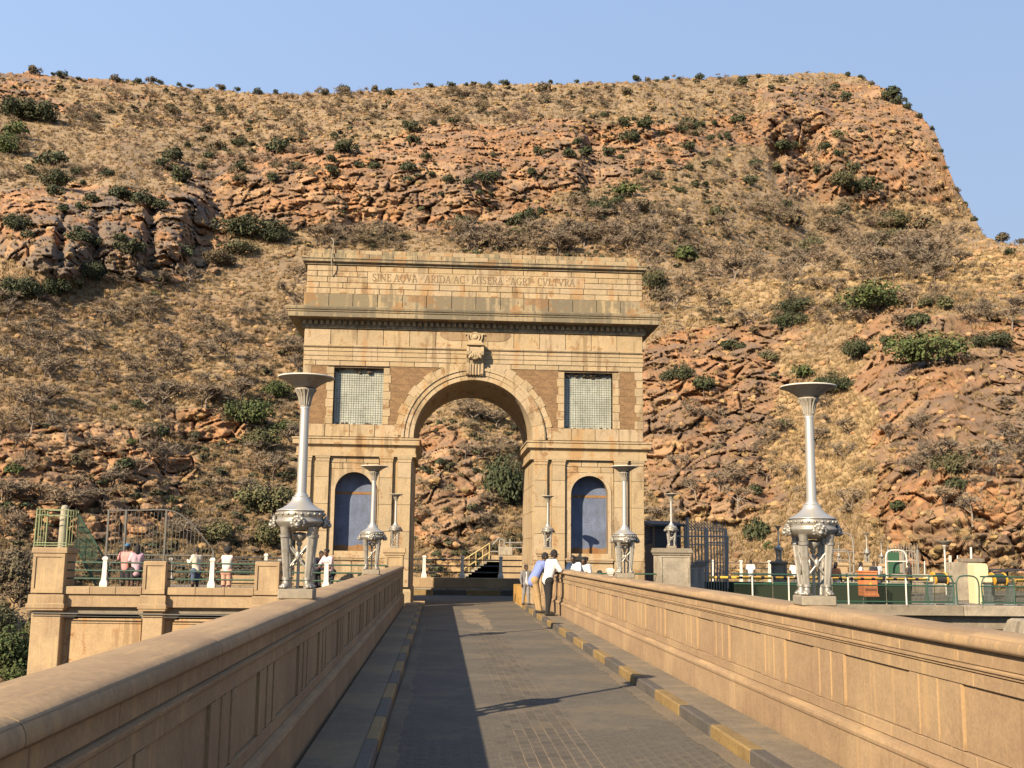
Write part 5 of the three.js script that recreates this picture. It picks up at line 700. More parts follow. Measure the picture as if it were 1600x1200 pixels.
const DK = [[20, 170, 50], [60, 172, 56], [22, 205, 40, 'green'], [15, 225, 50, 'green'], [170, 171, 17], [145, 184, 24], [270, 172, 24], [345, 174, 22], [362, 168, 14], [81, 247, 38], [84, 279, 44], [83, 299, 26], [47, 266, 22], [170, 269, 20], [121, 267, 20], [130, 286, 14], [270, 242, 34], [258, 257, 30], [282, 274, 40], [316, 259, 22], [376, 259, 30], [376, 279, 24], [427, 279, 24], [432, 227, 38], [462, 259, 24], [427, 257, 14], [498, 237, 18], [518, 264, 22], [518, 247, 18], [531, 228, 30], [474, 208, 13], [523, 210, 15], [371, 223, 22], [337, 227, 26, 'brown'], [327, 242, 18], [322, 201, 18], [293, 227, 15], [223, 309, 38], [195, 305, 28], [143, 309, 26], [126, 323, 20], [182, 299, 28], [98, 326, 20], [27, 346, 42], [42, 366, 20], [125, 367, 38], [140, 378, 30], [202, 387, 38], [190, 372, 22], [280, 394, 36], [250, 320, 28], [395, 353, 92, 'dark', 0.5], [430, 366, 50, 'dark', 0.6], [374, 384, 62, 'olive', 0.5], [340, 400, 50, 'brown', 0.6], [135, 421, 46], [34, 448, 62, 'dark', 0.6], [78, 451, 46], [10, 460, 40], [110, 445, 40, 'olive'], [255, 438, 18], [240, 460, 14, 'green'], [535, 373, 17], [165, 425, 26],
  [52, 111, 17, 'brown'], [96, 118, 15], [83, 114, 7], [214, 127, 12], [180, 123, 15, 'brown'], [236, 123, 13, 'brown'], [250, 126, 9], [403, 143, 14], [430, 141, 9], [508, 144, 15, 'brown'], [535, 141, 13], [345, 137, 12, 'brown'], [372, 139, 9], [280, 132, 8], [297, 133, 8],
  [538, 141, 18], [608, 144, 16], [763, 134, 13], [788, 130, 13], [724, 147, 14, 'brown'], [729, 132, 8], [585, 139, 14, 'brown'], [672, 134, 10], [705, 133, 12], [860, 128, 8], [902, 127, 8], [543, 227, 33], [641, 218, 27], [643, 196, 28], [678, 191, 15], [709, 188, 19], [697, 173, 21, 'brown'], [638, 259, 27], [586, 257, 20], [562, 257, 18], [665, 244, 18], [771, 242, 14], [842, 235, 19, 'dark', 1.0], [888, 239, 24], [915, 237, 27], [952, 237, 25], [970, 245, 14], [986, 213, 36], [974, 191, 27], [1008, 193, 29], [945, 178, 16], [901, 220, 14, 'dark', 1], [1067, 201, 19], [1033, 208, 12], [1031, 228, 12], [1024, 274, 23], [1002, 254, 14], [1046, 252, 14], [997, 267, 16], [979, 296, 36, 'green'], [1008, 296, 14], [940, 321, 48], [965, 313, 25], [906, 309, 34, 'brown'], [1006, 321, 36, 'brown'], [832, 269, 20], [753, 277, 27], [771, 274, 25], [732, 284, 20], [700, 279, 20], [638, 279, 18], [748, 301, 14], [812, 341, 38], [830, 333, 27], [846, 330, 18], [810, 363, 30, 'green'], [726, 347, 33], [770, 360, 28, 'brown'], [560, 363, 36, 'brown'], [604, 367, 27], [580, 372, 24, 'olive'], [1067, 394, 36, 'green'], [1019, 434, 44, 'olive', 0.9], [1030, 460, 36, 'brown'], [849, 137, 22, 'brown'], [980, 144, 18, 'brown'], [675, 272, 16], [766, 303, 12], [790, 264, 10], [995, 123, 13], [1012, 125, 9], [1040, 124, 10], [1060, 123, 8],
  [1077, 193, 31], [1095, 195, 17], [1153, 185, 25], [1117, 191, 14], [1085, 208, 14], [1136, 212, 15, 'dark', 1], [1077, 228, 25], [1111, 215, 18], [1143, 232, 10], [1227, 228, 38, 'dark', 0.55], [1289, 228, 21], [1310, 239, 18], [1310, 210, 22, 'olive'], [1180, 255, 25], [1114, 254, 14, 'dark', 1.1], [1077, 261, 16], [1138, 250, 12], [1085, 288, 16], [1102, 288, 14], [1171, 282, 26], [1063, 296, 16], [1126, 282, 12], [1330, 264, 34], [1354, 288, 38], [1316, 282, 46, 'olive'], [1212, 262, 28, 'olive'], [1279, 266, 22], [1225, 321, 23], [1391, 343, 58, 'olive', 0.55], [1381, 370, 62, 'olive', 0.55], [1428, 374, 25, 'green'], [1316, 330, 27], [1269, 384, 46, 'olive'], [1566, 370, 22, 'brown'], [1595, 372, 14, 'brown'], [1576, 394, 19], [1073, 397, 38, 'green'], [1370, 463, 102, 'green', 0.55], [1244, 477, 54, 'dark', 0.6], [1236, 500, 46], [1448, 471, 29, 'olive'], [1478, 475, 31, 'olive'], [1418, 166, 15], [1437, 181, 13], [1456, 200, 10], [1470, 236, 10], [1478, 262, 9], [1494, 296, 11, 'brown'], [1508, 318, 9], [1522, 342, 12], [1345, 121, 9], [1362, 130, 9, 'brown'], [1392, 149, 28], [1405, 156, 22], [1303, 136, 14], [1283, 149, 11], [1323, 149, 16], [1160, 129, 19], [1205, 136, 9], [1094, 120, 14], [1325, 117, 9], [1215, 363, 14], [1120, 330, 30, 'olive'], [1240, 345, 40, 'brown'], [1450, 350, 40, 'brown'], [1300, 350, 44, 'brown'],
  [1292, 477, 22, 'brown'], [1307, 485, 16, 'green'], [1435, 500, 38], [1454, 543, 98, 'green', 0.62], [1341, 546, 50, 'dark', 0.75], [1385, 533, 25], [1147, 538, 37, 'dark', 0.55], [1133, 472, 18], [1123, 500, 16], [1177, 516, 19, 'brown'], [1061, 582, 54, 'dark', 0.6], [1100, 600, 38], [1201, 556, 27, 'olive'], [1257, 582, 34, 'green'], [1304, 597, 58, 'dark', 0.7], [1211, 588, 16], [1228, 663, 29, 'green', 0.6], [1177, 764, 25], [1402, 791, 25], [1493, 755, 29], [1553, 528, 62, 'dark', 0.5], [1181, 830, 36, 'dark', 1.1], [1202, 852, 18, 'green'], [1486, 727, 58, 'olive', 0.8], [1030, 850, 40, 'olive', 1.2],
  [429, 609, 50, 'green', 0.65], [385, 644, 64, 'green', 0.78], [402, 686, 58, 'olive', 0.7], [446, 668, 50, 'green', 0.6], [216, 631, 21], [179, 637, 13], [240, 673, 38, 'dark', 0.7], [206, 691, 17, 'green'], [194, 728, 34], [20, 733, 24, 'green'], [118, 717, 20, 'brown'], [270, 782, 15, 'dark', 1.1], [76, 666, 16], [410, 775, 92, 'olive', 0.62], [341, 831, 54, 'olive', 0.7], [420, 835, 60, 'olive', 0.75], [795, 748, 78, 'dark', 1.15], [8, 795, 30, 'dark'], [25, 900, 80, 'brown', 1.0], [10, 1010, 90, 'green', 0.75], [40, 1050, 70, 'green', 0.6], [-20, 960, 70, 'olive', 0.8], [55, 985, 40, 'olive', 0.8]];
for (const d of DK) bush(...d);

// leafless thorn trees: a few forms, cloned; every one in view that reads as a tree is a tree of its own
function bareTree(depth, twigs, tw) {
  const B = [], T = []; const grow = (p, dir, len, r, lev) => {
    const e = p.clone().addScaledVector(dir, len); B.push(bar(p, e, r, lev > 2 ? 3 : 5, r * 0.65)); if (lev >= depth) { for (let i = 0; i < twigs; i++) { const f = rr(0.1, 1.1), q = p.clone().lerp(e, f), dd = V(rr(-1, 1), rr(-0.35, 0.9), rr(-1, 1)).normalize(), l = rr(0.10, 0.26), s = V(rr(-1, 1), rr(-1, 1), rr(-1, 1)).cross(dd).normalize().multiplyScalar(tw), q2 = q.clone().addScaledVector(dd, l); T.push(q.x - s.x, q.y - s.y, q.z - s.z, q.x + s.x, q.y + s.y, q.z + s.z, q2.x, q2.y, q2.z); } return; }
    const n = lev === 0 ? 4 : 3; for (let i = 0; i < n; i++) { const nd = dir.clone().multiplyScalar(0.55).add(V(rr(-1, 1), rr(0.0, 0.55), rr(-1, 1)).normalize().multiplyScalar(0.95)).normalize(); grow(e, nd, len * rr(0.6, 0.88), r * 0.6, lev + 1); }
  };
  grow(V(0, -0.1, 0), V(rr(-0.15, 0.15), 1, rr(-0.15, 0.15)).normalize(), 0.34, 0.034, 0); const g = new THREE.BufferGeometry(); g.setAttribute('position', new THREE.Float32BufferAttribute(T, 3)); g.computeVertexNormals(); return [boxUV(mergeGeometries(B.map(boxUV))), boxUV(g)];
}
const bare = [0, 1, 2, 3].map(() => bareTree(3, 8, 0.011)), twigM = [[0.27, 0.205, 0.135], [0.24, 0.19, 0.132], [0.30, 0.222, 0.138], [0.21, 0.166, 0.115]].map(c => mat(RGB(...c), 1));
{
  // dense zones: picture box, how many, size range in metres
  const Z = [[0, 440, 470, 640, 130, 1.4, 2.7], [0, 590, 470, 860, 80, 1.2, 2.4], [60, 150, 960, 205, 190, 1.6, 2.8], [480, 365, 1000, 400, 90, 1.8, 3.2], [900, 320, 1500, 440, 180, 1.8, 3.2], [1010, 430, 1600, 520, 90, 1.3, 2.4], [650, 610, 830, 720, 34, 1.2, 2.2], [1010, 640, 1600, 840, 70, 1.1, 2.0], [0, 200, 500, 300, 80, 1.6, 2.8], [640, 700, 830, 860, 26, 1.0, 1.8], [1000, 130, 1330, 300, 70, 1.6, 2.8], [0, 860, 60, 960, 14, 1.4, 2.2]];
  const all = []; for (const [x0, y0, x1, y1, n, s0, s1] of Z) for (let i = 0; i < n * 1.1; i++) { const px = rr(x0, x1), py = rr(y0, y1); if (fbm(px * 0.015, py * 0.03, 4, 3) < 0.40) continue; const p = hit(px, py), dist = Math.hypot(p.x, p.z), s = rr(s0, s1) * 1.35; all.push({ px, py, p, s, w: s / dist }); }
  // hidden behind the arch: leave out
  const vis = all.filter(t => !(t.px > 480 && t.px < 1003 && t.py > 405 && !(t.px > 648 && t.px < 828 && t.py > 620))); vis.sort((a, b) => b.w - a.w);
  vis.slice(0, 290).forEach(t => { const k = Math.floor(rnd() * 4), pale = rnd() < 0.3, form = ['open-crowned', 'spreading', 'upright', 'leaning'][k]; const o = thing('bare_tree', `${t.w > 0.024 ? 'large' : t.w > 0.018 ? 'medium' : 'small'} ${form} bare tree, ${pale ? 'pale' : 'dark'} trunk, ${place(t.px, t.py)}`, 'tree', [t.p.x, t.p.y - 0.1, t.p.z], 'leafless thorn trees on the mountain'); const tr = new THREE.Mesh(bare[k][0], pale ? barkPale : barkM); tr.name = 'trunk'; const cr = new THREE.Mesh(bare[k][1], pick(twigM)); cr.name = 'crown'; for (const m of [tr, cr]) { m.castShadow = m.receiveShadow = true; o.add(m); } o.scale.set(t.s * 1.15, t.s, t.s * 1.15); o.rotation.y = rnd() * 6.28; });
  const rest = vis.slice(290); const im = new THREE.InstancedMesh(bare[1][1], mat(RGB(0.26, 0.20, 0.13), 1), rest.length * 1); const mtx = new THREE.Matrix4(), qq = new THREE.Quaternion(); rest.forEach((t, i) => { qq.setFromAxisAngle(V(0, 1, 0), rnd() * 6.28); mtx.compose(t.p, qq, V(t.s * 1.15, t.s, t.s * 1.15)); im.setMatrixAt(i, mtx); { const k = rr(0.7, 1.25); im.setColorAt(i, RGB(k, k * rr(0.94, 1.04), k * rr(0.9, 1.05))); } }); im.name = 'thorn_scrub'; im.userData = { kind: 'stuff', label: 'smaller leafless thorn scrub over the mountain slopes', category: 'scrub' }; im.castShadow = im.receiveShadow = true; scene.add(im);
}
// grass tufts, low twiggy scrub and loose stones: nobody could count them
{
  const blades = (n, h, w) => { const T = []; for (let i = 0; i < n; i++) { const a = rnd() * 6.28, l = rr(0.1, 0.55), x = Math.cos(a) * 0.12, z = Math.sin(a) * 0.12, s = w; T.push(x - Math.sin(a) * s, -0.1, z + Math.cos(a) * s, x + Math.sin(a) * s, -0.1, z - Math.cos(a) * s, x + Math.cos(a) * l, h * rr(0.6, 1), z + Math.sin(a) * l); } const g = new THREE.BufferGeometry(); g.setAttribute('position', new THREE.Float32BufferAttribute(T, 3)); g.computeVertexNormals(); return boxUV(g); };
  const scat = (name, label, cat, g, m, n, pick2, s0, s1, cf) => { const L = []; let tries = 0; while (L.length < n && tries++ < n * 6) { const px = rr(-60, 1660), py = rr(115, 930); if (px > 490 && px < 1000 && py > 410 && !(px > 645 && px < 830 && py > 615)) continue; const [a, v] = azv(px, py); if (v > ridge(a) - 0.001) continue; const o = hill(a, v, []); if (!pick2(o, a, v)) continue; L.push([o[0], o[1], o[2], Math.hypot(o[0], o[2]), o]); } const im = new THREE.InstancedMesh(g, m, L.length), mt = new THREE.Matrix4(), e = new THREE.Euler(), q = new THREE.Quaternion(); L.forEach((p, i) => { const s = rr(s0, s1) * lerp(1, 2.0, clamp((p[3] - 90) / 260)); q.setFromEuler(e.set(rr(-0.2, 0.2), rnd() * 6.28, rr(-0.2, 0.2))); mt.compose(V(p[0], p[1], p[2]), q, V(s, s * rr(0.7, 1.2), s)); im.setMatrixAt(i, mt); im.setColorAt(i, cf(p[4])); }); im.name = name; im.userData = { kind: 'stuff', label, category: cat }; im.castShadow = im.receiveShadow = true; scene.add(im); };
  scat('dry_grass', 'dry straw grass tufts over the mountain', 'grass', blades(22, 0.6, 0.04), mat(RGB(0.37, 0.265, 0.135), 1), 46000, o => o[3] < 0.5 || rnd() < 0.12, 0.35, 0.75, () => { const k = rr(0.75, 1.2); return RGB(k, k * rr(0.95, 1), k * rr(0.85, 1)); });
  scat('low_scrub', 'low grey-brown twiggy scrub between the rocks', 'scrub', bare[2][1], mat(RGB(0.27, 0.205, 0.13), 1), 1200, o => (o[3] < 0.75 || rnd() < 0.2) && vn(o[0] * 0.05, o[1] * 0.05, o[2] * 0.05) > 0.38, 0.6, 1.3, () => { const k = rr(0.6, 1.1); return RGB(k, k * rr(0.9, 1.1), k); });
  const tiny = leafCloud(lobesFor(4, 0.8), 60, 0.2, 1); scat('low_bushes', 'tiny green shrubs dotted over the rocks', 'shrub', tiny, mat(RGB(0.052, 0.058, 0.026), 0.9, { vertexColors: true }), 1300, o => (o[3] < 0.8 || rnd() < 0.35) && vn(o[0] * 0.03, o[1] * 0.03, o[2] * 0.03) > 0.42, 0.25, 0.75, () => { const k = rr(0.7, 1.5); return RGB(k * rr(0.9, 1.4), k, k); });
  const st = new THREE.IcosahedronGeometry(1, 1); { const p = st.attributes.position; for (let i = 0; i < p.count; i++) { const k = 0.62 + 0.6 * vn(p.getX(i) * 1.7 + 4, p.getY(i) * 1.7, p.getZ(i) * 1.7); p.setXYZ(i, p.getX(i) * k * 1.2, p.getY(i) * k * 0.8, p.getZ(i) * k); } st.computeVertexNormals(); }
  scat('loose_rocks', 'loose orange boulders lying on the mountain', 'rock', boxUV(st), mat(RGB(0.35, 0.21, 0.10), 1), 4200, (o, a, v) => (o[1] > 0 && (v > ridge(a) - 0.05 ? rnd() < 0.8 : o[3] > 0.12 && o[3] < 0.95 ? rnd() < 0.7 : rnd() < 0.12)), 0.14, 0.42, () => { const k = rr(0.6, 1.25); return RGB(k, k * rr(0.95, 1.15), k * rr(0.9, 1.15)); });
}
// ------------------------------------------------------------ people
function sdfMesh(f, lo, hi, c) {                         // surface nets
  const n = [0, 1, 2].map(i => Math.ceil((hi[i] - lo[i]) / c) + 2), [nx, ny, nz] = n, val = new Float32Array(nx * ny * nz), id = (i, j, k) => (k * ny + j) * nx + i;
  for (let k = 0; k < nz; k++) for (let j = 0; j < ny; j++) for (let i = 0; i < nx; i++) val[id(i, j, k)] = f(lo[0] + i * c, lo[1] + j * c, lo[2] + k * c);
  const vid = new Int32Array(nx * ny * nz).fill(-1), P = [], I = [];
  for (let k = 0; k < nz - 1; k++) for (let j = 0; j < ny - 1; j++) for (let i = 0; i < nx - 1; i++) {
    let x = 0, y = 0, z = 0, m = 0; const g = (a, b, d) => val[id(i + a, j + b, k + d)];
    const e = (a, b, d, a2, b2, d2) => { const u = g(a, b, d), v = g(a2, b2, d2); if ((u < 0) !== (v < 0)) { const t = u / (u - v); x += a + (a2 - a) * t; y += b + (b2 - b) * t; z += d + (d2 - d) * t; m++; } };
    for (let p = 0; p < 2; p++) for (let q = 0; q < 2; q++) { e(0, p, q, 1, p, q); e(p, 0, q, p, 1, q); e(p, q, 0, p, q, 1); }
    if (m) { vid[id(i, j, k)] = P.length / 3; P.push(lo[0] + (i + x / m) * c, lo[1] + (j + y / m) * c, lo[2] + (k + z / m) * c); }
  }
  for (let k = 1; k < nz - 1; k++) for (let j = 1; j < ny - 1; j++) for (let i = 1; i < nx - 1; i++) {
    const s = val[id(i, j, k)] < 0, q = (a, b, d, e) => { if (a < 0 || b < 0 || d < 0 || e < 0) return; s ? I.push(a, b, d, a, d, e) : I.push(a, d, b, a, e, d); };
    if (s !== (val[id(i + 1, j, k)] < 0)) q(vid[id(i, j - 1, k - 1)], vid[id(i, j, k - 1)], vid[id(i, j, k)], vid[id(i, j - 1, k)]);
    if (s !== (val[id(i, j + 1, k)] < 0)) q(vid[id(i - 1, j, k - 1)], vid[id(i - 1, j, k)], vid[id(i, j, k)], vid[id(i, j, k - 1)]);
    if (s !== (val[id(i, j, k + 1)] < 0)) q(vid[id(i - 1, j - 1, k)], vid[id(i, j - 1, k)], vid[id(i, j, k)], vid[id(i - 1, j, k)]);
  }
  const g = new THREE.BufferGeometry(); g.setAttribute('position', new THREE.Float32BufferAttribute(P, 3)); g.setIndex(I); g.computeVertexNormals(); const o = g.toNonIndexed(); return o;
}
const cap = (a, b, r1, r2) => ({ a, d: b.clone().sub(a), l2: Math.max(1e-9, b.distanceToSquared(a)), r1, r2, b });
function capSDF(L, k) { return (x, y, z) => { let s = 9; for (const c of L) { const px = x - c.a.x, py = y - c.a.y, pz = z - c.a.z; let t = (px * c.d.x + py * c.d.y + pz * c.d.z) / c.l2; t = t < 0 ? 0 : t > 1 ? 1 : t; const qx = px - c.d.x * t, qy = py - c.d.y * t, qz = pz - c.d.z * t, d = Math.sqrt(qx * qx + qy * qy + qz * qz) - (c.r1 + (c.r2 - c.r1) * t); const h = Math.max(k - Math.abs(s - d), 0) / k; s = Math.min(s, d) - h * h * k * 0.25; } return s; }; }
function capMesh(L, k, c, post) { const lo = [9, 9, 9], hi = [-9, -9, -9]; for (const q of L) for (const [p, r] of [[q.a, q.r1], [q.b, q.r2]]) { ['x', 'y', 'z'].forEach((ax, i) => { lo[i] = Math.min(lo[i], p[ax] - r - 0.04); hi[i] = Math.max(hi[i], p[ax] + r + 0.04); }); } const f = capSDF(L, k); return sdfMesh(post ? (x, y, z) => post(f(x, y, z), x, y, z) : f, lo, hi, c); }
const ell = (cx, cy, cz, a, b, c) => (x, y, z) => { const k = Math.sqrt(((x - cx) / a) ** 2 + ((y - cy) / b) ** 2 + ((z - cz) / c) ** 2); return (k - 1) * Math.min(a, b, c); };
const skinM = [[0.085, 0.045, 0.026], [0.115, 0.062, 0.036], [0.07, 0.038, 0.022]].map(c => mat(RGB(...c), 0.6)), hairM = mat(RGB(0.012, 0.010, 0.009), 0.9), clothM = {}; const cloth = c => clothM[c.join()] ||= mat(RGB(...c), 0.9, { bumpMap: tBump, bumpScale: 0.004 });
function person(o) {
  const t = thing('person', o.label, 'person', o.pos, 'people on the dam'); t.rotation.y = o.turn || 0; const H = (o.h || 1.75) / 1.75; t.scale.setScalar(H); const th = o.lean || 0, hipY = 0.93, cell = o.cell || 0.022, fem = o.fem ? 1 : 0;
  const U = (x, y, z = 0) => V(x, hipY + (y - hipY) * Math.cos(th) - z * Math.sin(th), (o.hipBack || 0) + z * Math.cos(th) + (y - hipY) * Math.sin(th)), hb = o.hipBack || 0, sw = fem ? 0.155 : 0.185, st = o.stance || 0.10, fw = o.step || 0;
  const hip = [-1, 1].map(s => V(s * 0.085, hipY - 0.02, hb)), knee = [-1, 1].map(s => V(s * (st * 0.95), 0.50, hb * 0.6 + s * fw * 0.5 + 0.03)), ank = [-1, 1].map(s => V(s * st, 0.09, s * fw)), toe = [-1, 1].map(s => V(s * (st + 0.03), 0.045, s * fw + 0.15));
  const sh = [-1, 1].map(s => U(s * sw, 1.43, 0)), el = o.arms.map(a => V(...a[0])), wr = o.arms.map(a => V(...a[1]));
  const headP = U(0, 1.645, 0.02 + (o.headFwd || 0)), B = [];
  const torso = e => [cap(U(0, 0.95), U(0, 1.10), 0.135 + e, 0.118 - 0.012 * fem + e), cap(U(-0.05, 1.10), U(-0.07, 1.33), 0.10 + e, 0.11 + e), cap(U(0.05, 1.10), U(0.07, 1.33), 0.10 + e, 0.11 + e), cap(U(-sw + 0.03, 1.41), U(sw - 0.03, 1.41), 0.075 + e, 0.075 + e), cap(hip[0], hip[1], 0.115 + e + 0.015 * fem, 0.115 + e + 0.015 * fem)];
  const arm = (i, e, full) => [cap(sh[i], el[i], 0.058 + e, 0.043 + e), ...(full ? [cap(el[i], wr[i], 0.043 + e, 0.029 + e)] : [])], leg = (i, e, to = 1) => [cap(hip[i], knee[i], 0.092 + e, 0.060 + e), ...(to > 0.5 ? [cap(knee[i], ank[i], 0.060 + e, 0.038 + e)] : [])];
  B.push(...torso(-0.006), ...arm(0, 0, 1), ...arm(1, 0, 1), ...leg(0, 0), ...leg(1, 0), cap(U(0, 1.42), headP.clone().add(V(0, -0.04, 0)), 0.055, 0.05)); for (let i = 0; i < 2; i++) B.push(cap(ank[i], toe[i], 0.04, 0.03));
  const parts = [capMesh(B, 0.035, cell)];
  // head with brow, nose, jaw and ears
  const hy = o.headTurn || 0, hs = 1.0, hf = (() => { const E = [ell(0, 0.015, -0.008, 0.075, 0.105, 0.095), ell(0, -0.05, 0.022, 0.056, 0.062, 0.066), ell(0, -0.015, 0.092, 0.014, 0.024, 0.018), ell(0, 0.022, 0.07, 0.055, 0.014, 0.018), ell(-0.076, -0.005, -0.008, 0.012, 0.028, 0.018), ell(0.076, -0.005, -0.008, 0.012, 0.028, 0.018), ell(0, -0.062, 0.076, 0.024, 0.012, 0.012)]; return (x, y, z) => { let s = 9; for (const e of E) { const d = e(x, y, z), k = 0.018, h = Math.max(k - Math.abs(s - d), 0) / k; s = Math.min(s, d) - h * h * k * 0.25; } return s; }; })();
  const hm = g => g.rotateX(o.nod || 0).rotateY(hy).translate(headP.x, headP.y, headP.z); const fine = o.fine || 0.010; parts.push(hm(sdfMesh(hf, [-0.11, -0.14, -0.13], [0.11, 0.14, 0.13], fine)));
  // hands: palm, four fingers of different length and a thumb, lightly curled
  for (let i = 0; i < 2; i++) { const d = wr[i].clone().sub(el[i]).normalize(), side = V(i ? 1 : -1, 0, 0).addScaledVector(d, -d.x * (i ? 1 : -1)).normalize(), nrm = d.clone().cross(side).normalize(); const dn = V(0, -1, 0).addScaledVector(d, d.y).normalize(); const P = (f, s, u) => wr[i].clone().addScaledVector(d, f).addScaledVector(side, s).addScaledVector(dn, u); const L = [cap(P(0.0, 0, 0), P(0.075, 0, 0.004), 0.024, 0.026), cap(P(0.03, -0.018, 0), P(0.085, -0.024, 0.002), 0.015, 0.014), cap(P(0.03, 0.018, 0), P(0.085, 0.024, 0.002), 0.015, 0.014)]; [[-0.03, 0.055], [-0.010, 0.072], [0.011, 0.066], [0.030, 0.048]].forEach(([s, l]) => { const a = P(0.085, s, 0.002), b = P(0.085 + l * 0.5, s * 1.08, 0.012), c = P(0.085 + l * 0.85, s * 1.1, 0.038); L.push(cap(a, b, 0.0095, 0.009), cap(b, c, 0.009, 0.008)); }); L.push(cap(P(0.02, -0.022, 0.004), P(0.05, -0.048, 0.016), 0.012, 0.010), cap(P(0.05, -0.048, 0.016), P(0.08, -0.054, 0.03), 0.010, 0.009)); parts.push(capMesh(L, 0.006, o.hand || 0.009)); }
  mesh('body', parts, o.skin || skinM[0], t);
  const eyes = []; for (const s of [-1, 1]) eyes.push(new THREE.SphereGeometry(0.010, 8, 6).translate(s * 0.03, 0.006, 0.082)); mesh('eyes', eyes.map(hm), hairM, t);
  // clothes
  if (o.shirt) { const L = torso(0.018).slice(0, 4); L.push(cap(U(0, o.shirtLow ?? 0.93), U(0, 1.0), 0.142 + 0.01 * fem, 0.14)); if (o.sleeve === 'long') L.push(...arm(0, 0.014, 1), ...arm(1, 0.014, 1)); else if (o.sleeve !== 'none') for (let i = 0; i < 2; i++) L.push(cap(sh[i], sh[i].clone().lerp(el[i], 0.72), 0.078, 0.070)); mesh('shirt', capMesh(L, 0.03, cell), cloth(o.shirt), t); }
  if (o.tee) mesh('undershirt', capMesh([cap(U(-0.02, 1.0, 0.10), U(-0.02, 1.40, 0.075), 0.062, 0.05), cap(U(0.02, 0.93, 0.04), U(0.0, 0.97, 0.04), 0.12, 0.12)], 0.02, cell), cloth(o.tee), t);
  if (o.trousers) { const e = o.flare || 0.016; const L = [cap(hip[0], hip[1], 0.128 + 0.014 * fem, 0.128 + 0.014 * fem), cap(U(0, 0.95), U(0, 1.0), 0.132, 0.128)]; for (let i = 0; i < 2; i++) { if (o.shorts) L.push(cap(hip[i], hip[i].clone().lerp(knee[i], 0.75), 0.108, 0.092)); else L.push(...leg(i, e)); } mesh(o.shorts ? 'shorts' : 'trousers', capMesh(L, 0.02, cell), cloth(o.trousers), t); }
  if (o.belt) mesh('belt', new THREE.TorusGeometry(0.132, 0.014, 6, 24).scale(1.12, 0.9, 1).rotateX(Math.PI / 2 + th * 0.5).translate(0, 0.985, hb + 0.02), cloth([0.02, 0.015, 0.012]), t);
  if (o.shoes) { for (let i = 0; i < 2; i++) mesh('shoe', capMesh([cap(V(ank[i].x, 0.05, ank[i].z - 0.035), toe[i].clone().add(V(0, -0.002, 0.02)), 0.048, 0.042), cap(V(ank[i].x, 0.05, ank[i].z), V(ank[i].x, 0.09, ank[i].z), 0.046, 0.046)], 0.02, Math.min(cell, 0.016), (d, x, y) => Math.max(d, 0.004 - y)), cloth(o.shoes), t); }
  const hair = { short: (x, y, z) => Math.max(ell(0, 0.02, -0.012, 0.082, 0.112, 0.101)(x, y, z), -(y - 0.01 + (z - 0.03) * -1.1)), long: (x, y, z) => Math.min(Math.max(ell(0, 0.02, -0.014, 0.09, 0.118, 0.108)(x, y, z), -(y + (z - 0.03) * -1.2)), ell(0, -0.08, -0.075, 0.085, 0.16, 0.055)(x, y, z)), afro: (x, y, z) => Math.max(ell(0, 0.045, -0.03, 0.15, 0.15, 0.14)(x, y, z) + 0.008 * Math.sin(x * 90) * Math.sin(y * 80) * Math.sin(z * 85), (z - 0.075)), bun: (x, y, z) => Math.min(Math.max(ell(0, 0.02, -0.012, 0.084, 0.114, 0.103)(x, y, z), -(y + (z - 0.03) * -1.2)), ell(0, 0.06, -0.11, 0.05, 0.05, 0.05)(x, y, z)) }[o.hair || 'short'];
  mesh('hair', hm(sdfMesh(hair, [-0.17, -0.26, -0.2], [0.17, 0.21, 0.15], Math.max(fine, 0.011))), hairM, t);
  if (o.cap) mesh('cap', [hm(sdfMesh((x, y, z) => Math.max(ell(0, 0.03, -0.01, 0.092, 0.115, 0.11)(x, y, z), 0.045 - y), [-0.13, 0, -0.14], [0.13, 0.17, 0.14], 0.012)), hm(new THREE.CylinderGeometry(0.075, 0.075, 0.01, 14, 1, false, -1.3, 2.6).scale(1, 1, 1.2).translate(0, 0.05, 0.07))], cloth(o.cap), t);
  if (o.print) mesh('shirt_print', hm(new THREE.SphereGeometry(0.001, 4, 3)), cloth(o.print), t);
  return t;
}
const fwd = (x, y, z) => [x, y, z];
// two men leaning on the right parapet
person({ label: 'man in white shirt and black trousers leaning on right parapet', pos: [2.97, 0, -30.3], turn: Math.PI / 2 + 0.38, h: 1.80, lean: 0.24, arms: [[[-0.25, 1.12, 0.30], [-0.08, 1.13, 0.55]], [[0.25, 1.12, 0.30], [0.08, 1.13, 0.56]]], shirt: [0.78, 0.76, 0.72], trousers: [0.010, 0.010, 0.011], shoes: [0.015, 0.013, 0.012], belt: 1, nod: 0.2, cell: 0.018, fine: 0.007, hand: 0.006, step: 0.05, stance: 0.09 });
person({ label: 'bald man in blue shirt and khaki trousers leaning on right parapet', pos: [2.84, 0, -31.5], turn: Math.PI / 2 + 0.25, h: 1.78, lean: 0.46, hipBack: -0.16, arms: [[[-0.26, 1.08, 0.28], [-0.06, 1.12, 0.52]], [[0.26, 1.08, 0.30], [0.06, 1.12, 0.54]]], shirt: [0.20, 0.27, 0.58], shirtLow: 0.86, trousers: [0.42, 0.28, 0.13], shoes: [0.03, 0.025, 0.02], nod: 0.1, cell: 0.018, fine: 0.008, hand: 0.006, skin: skinM[1] });
